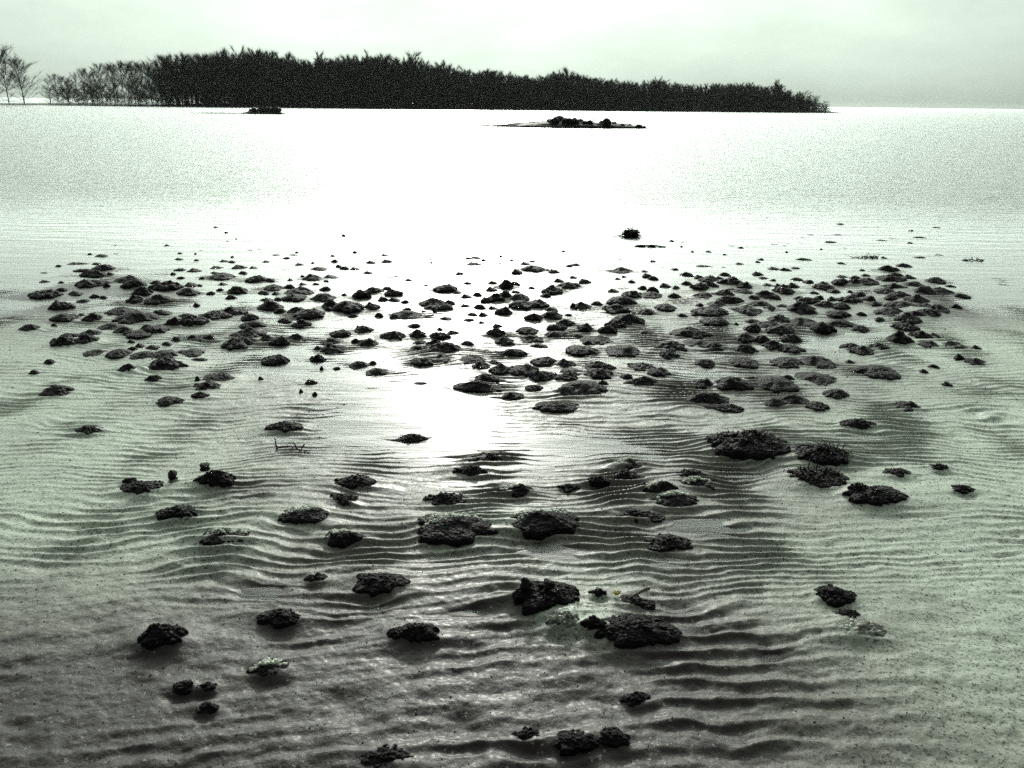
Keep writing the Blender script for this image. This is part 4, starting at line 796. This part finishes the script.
for row in range(5):
    x = -106.0
    while x < 80:
        h = canopy(x)*g.uniform(.82, 1.0)*(1-.10*(row == 0)); Y = shore_y(x)+2+row*4.5+g.uniform(-1.5, 1.5)
        if x > -88 or (row < 3 and g.random() < .55):
            k = int(g.integers(0, 6)) if canopy(x) > 8.6 else (int(g.integers(0, 9))); base = 10 if k < 6 else 6
            if x < -90 or (x < -62 and g.random() < (-62-x)/28): k = 9+int(g.integers(0, 4)); base = 10
            a, b = TREES[k]; s = h/base
            st = np.array([s*g.uniform(.9, 1.3), s*g.uniform(.9, 1.3), s]); q = g.uniform(0, 6.28); lc = np.array([x, Y, .3])
            parts.append(put(a, st, q, lc)); parts.append(put(b, st, q, lc))
        x += g.uniform(1.0, 2.2)
    # thin scrub under the open left end, then undergrowth
    x = -106.0
    while x < -60 and row < 3:
        a, b = TREES[11+int(g.integers(0, 2))]; s = g.uniform(2.5, 5.5)/10; st = np.array([s*1.8, s*1.8, s]); q = g.uniform(0, 6.28); lc = np.array([x, shore_y(x)+2+row*4, -.3])
        parts.append(put(a, st, q, lc)); parts.append(put(b, st, q, lc)); x += g.uniform(1.0, 2.2)
    # undergrowth
    x = -84.0
    while x < 84:
        if x < -60 and g.random() > ((x+86)/26)**1.3: x += g.uniform(.9, 1.7); continue
        a, b = TREES[6+int(g.integers(0, 3))]; s = min(canopy(x)*.8, g.uniform(2.5, 5.5))/6
        lc = np.array([x, shore_y(x)+1.6+row*4.5+g.uniform(-1, 1.5), -.55]); q = g.uniform(0, 6.28); st = np.array([s*1.7, s*1.7, s])
        parts.append(put(a, st, q, lc)); parts.append(put(b, st, q, lc)); x += g.uniform(.9, 1.7)
V, F = merge(parts)
tag(link('woodland', mesh_np('woodland', V, F, False, M_twig)), 'dense dark bare wood that reads as one mass along the far shore', 'wood', kind='stuff')
tree_me = [(mesh_np('trunk', a[0], a[1], False, M_bark), mesh_np('crown', b[0], b[1], False, M_twig)) for a, b in TREES]
def tree(name, x, Y, h, k, label, cat, group, q, wx=1.0):
    r0 = bpy.data.objects.new(name, None); col.objects.link(r0); r0.location = (x, Y, .3); s = h/(6 if 5 < k < 9 else 10); r0.scale = (s*wx, s*wx, s); r0.rotation_euler.z = q
    link('trunk', tree_me[k][0], r0); link('crown', tree_me[k][1], r0); tag(r0, label, cat, group)
sp = [(-126, 11.0, 9), (-123.5, 12.6, 10), (-121, 12.0, 11), (-118.5, 12.8, 12), (-116.2, 12.0, 9), (-114, 11.0, 11), (-112, 9.0, 10)]
nm = ['first', 'second', 'third', 'fourth', 'fifth', 'sixth', 'seventh', 'eighth', 'ninth']
for i, (x, h, k) in enumerate(sp):
    lab = f'wispy thin bare tree, {nm[i]} from the left in the sparse stand beside the wood'
    tree('bare_tree', x, shore_y(x)+3+2*(i % 3), h, k, lab, 'tree', 'sparse trees at the left end of the far shore', i*1.3, 1.5)
pk = [(-66, 12.9, 1, 'tallest bare treetop on the left half of the wood'), (-47.5, 11.9, 3, 'bare spiky treetop beside the notch in the wood top'), (-36, 12.3, 0, 'bare tree standing tall at the left of the middle of the wood'), (-26, 12.2, 2, 'bare tree standing tall just before the wood starts to fall away'),
      (-17.6, 11.0, 4, 'lone thin treetop above a step down in the wood'), (13, 9.4, 5, 'broad rounded tree crown rising above the right half of the wood'), (37.5, 7.9, 1, 'small peaked tree above the low right part of the wood'), (70, 7.6, 3, 'thin sparse treetop near the right end of the wood')]
for i, (x, h, k, lab) in enumerate(pk):
    tree('bare_tree', x, shore_y(x)+8, h, k, lab, 'tree', 'treetops standing out of the wood', i*.9, 1.6 if 'broad' in lab else 1.0)
for i, (x, h, lab) in enumerate([(76.5, 5.0, 'bare bush with open top, inner one at the right end of the wood'), (80, 3.9, 'rounded bare bush, second last at the right end of the wood'), (83, 2.6, 'low bare bush, last one at the right tip of the far shore')]):
    tree('bare_bush', x, shore_y(x)+3, h, 6+i, lab, 'bush', 'bushes at the right tip of the wood', i*2.0, 1.3)

# ------------------------------------------------------------------ thin haze over the water
hz = bpy.data.materials.new('haze'); hz.use_nodes = True; hn = hz.node_tree; hn.nodes.clear()
pv = N(hn, 'ShaderNodeVolumePrincipled'); pv.inputs['Density'].default_value = .00007; pv.inputs['Color'].default_value = (.93, 1, .94, 1); pv.inputs['Anisotropy'].default_value = .3
ho = N(hn, 'ShaderNodeOutputMaterial'); hn.links.new(pv.outputs[0], ho.inputs['Volume'])
a, b0, b1 = 5200, -8, 17
hv = [(-a, -a, b0), (a, -a, b0), (a, a, b0), (-a, a, b0), (-a, -a, b1), (a, -a, b1), (a, a, b1), (-a, a, b1)]
hm_ = mesh_np('haze', hv, [np.array([[0, 3, 2, 1], [4, 5, 6, 7], [0, 1, 5, 4], [1, 2, 6, 5], [2, 3, 7, 6], [3, 0, 4, 7]])], False, hz)
tag(link('haze', hm_), 'thin pale haze hanging over the water and the far shore', 'haze', kind='stuff')
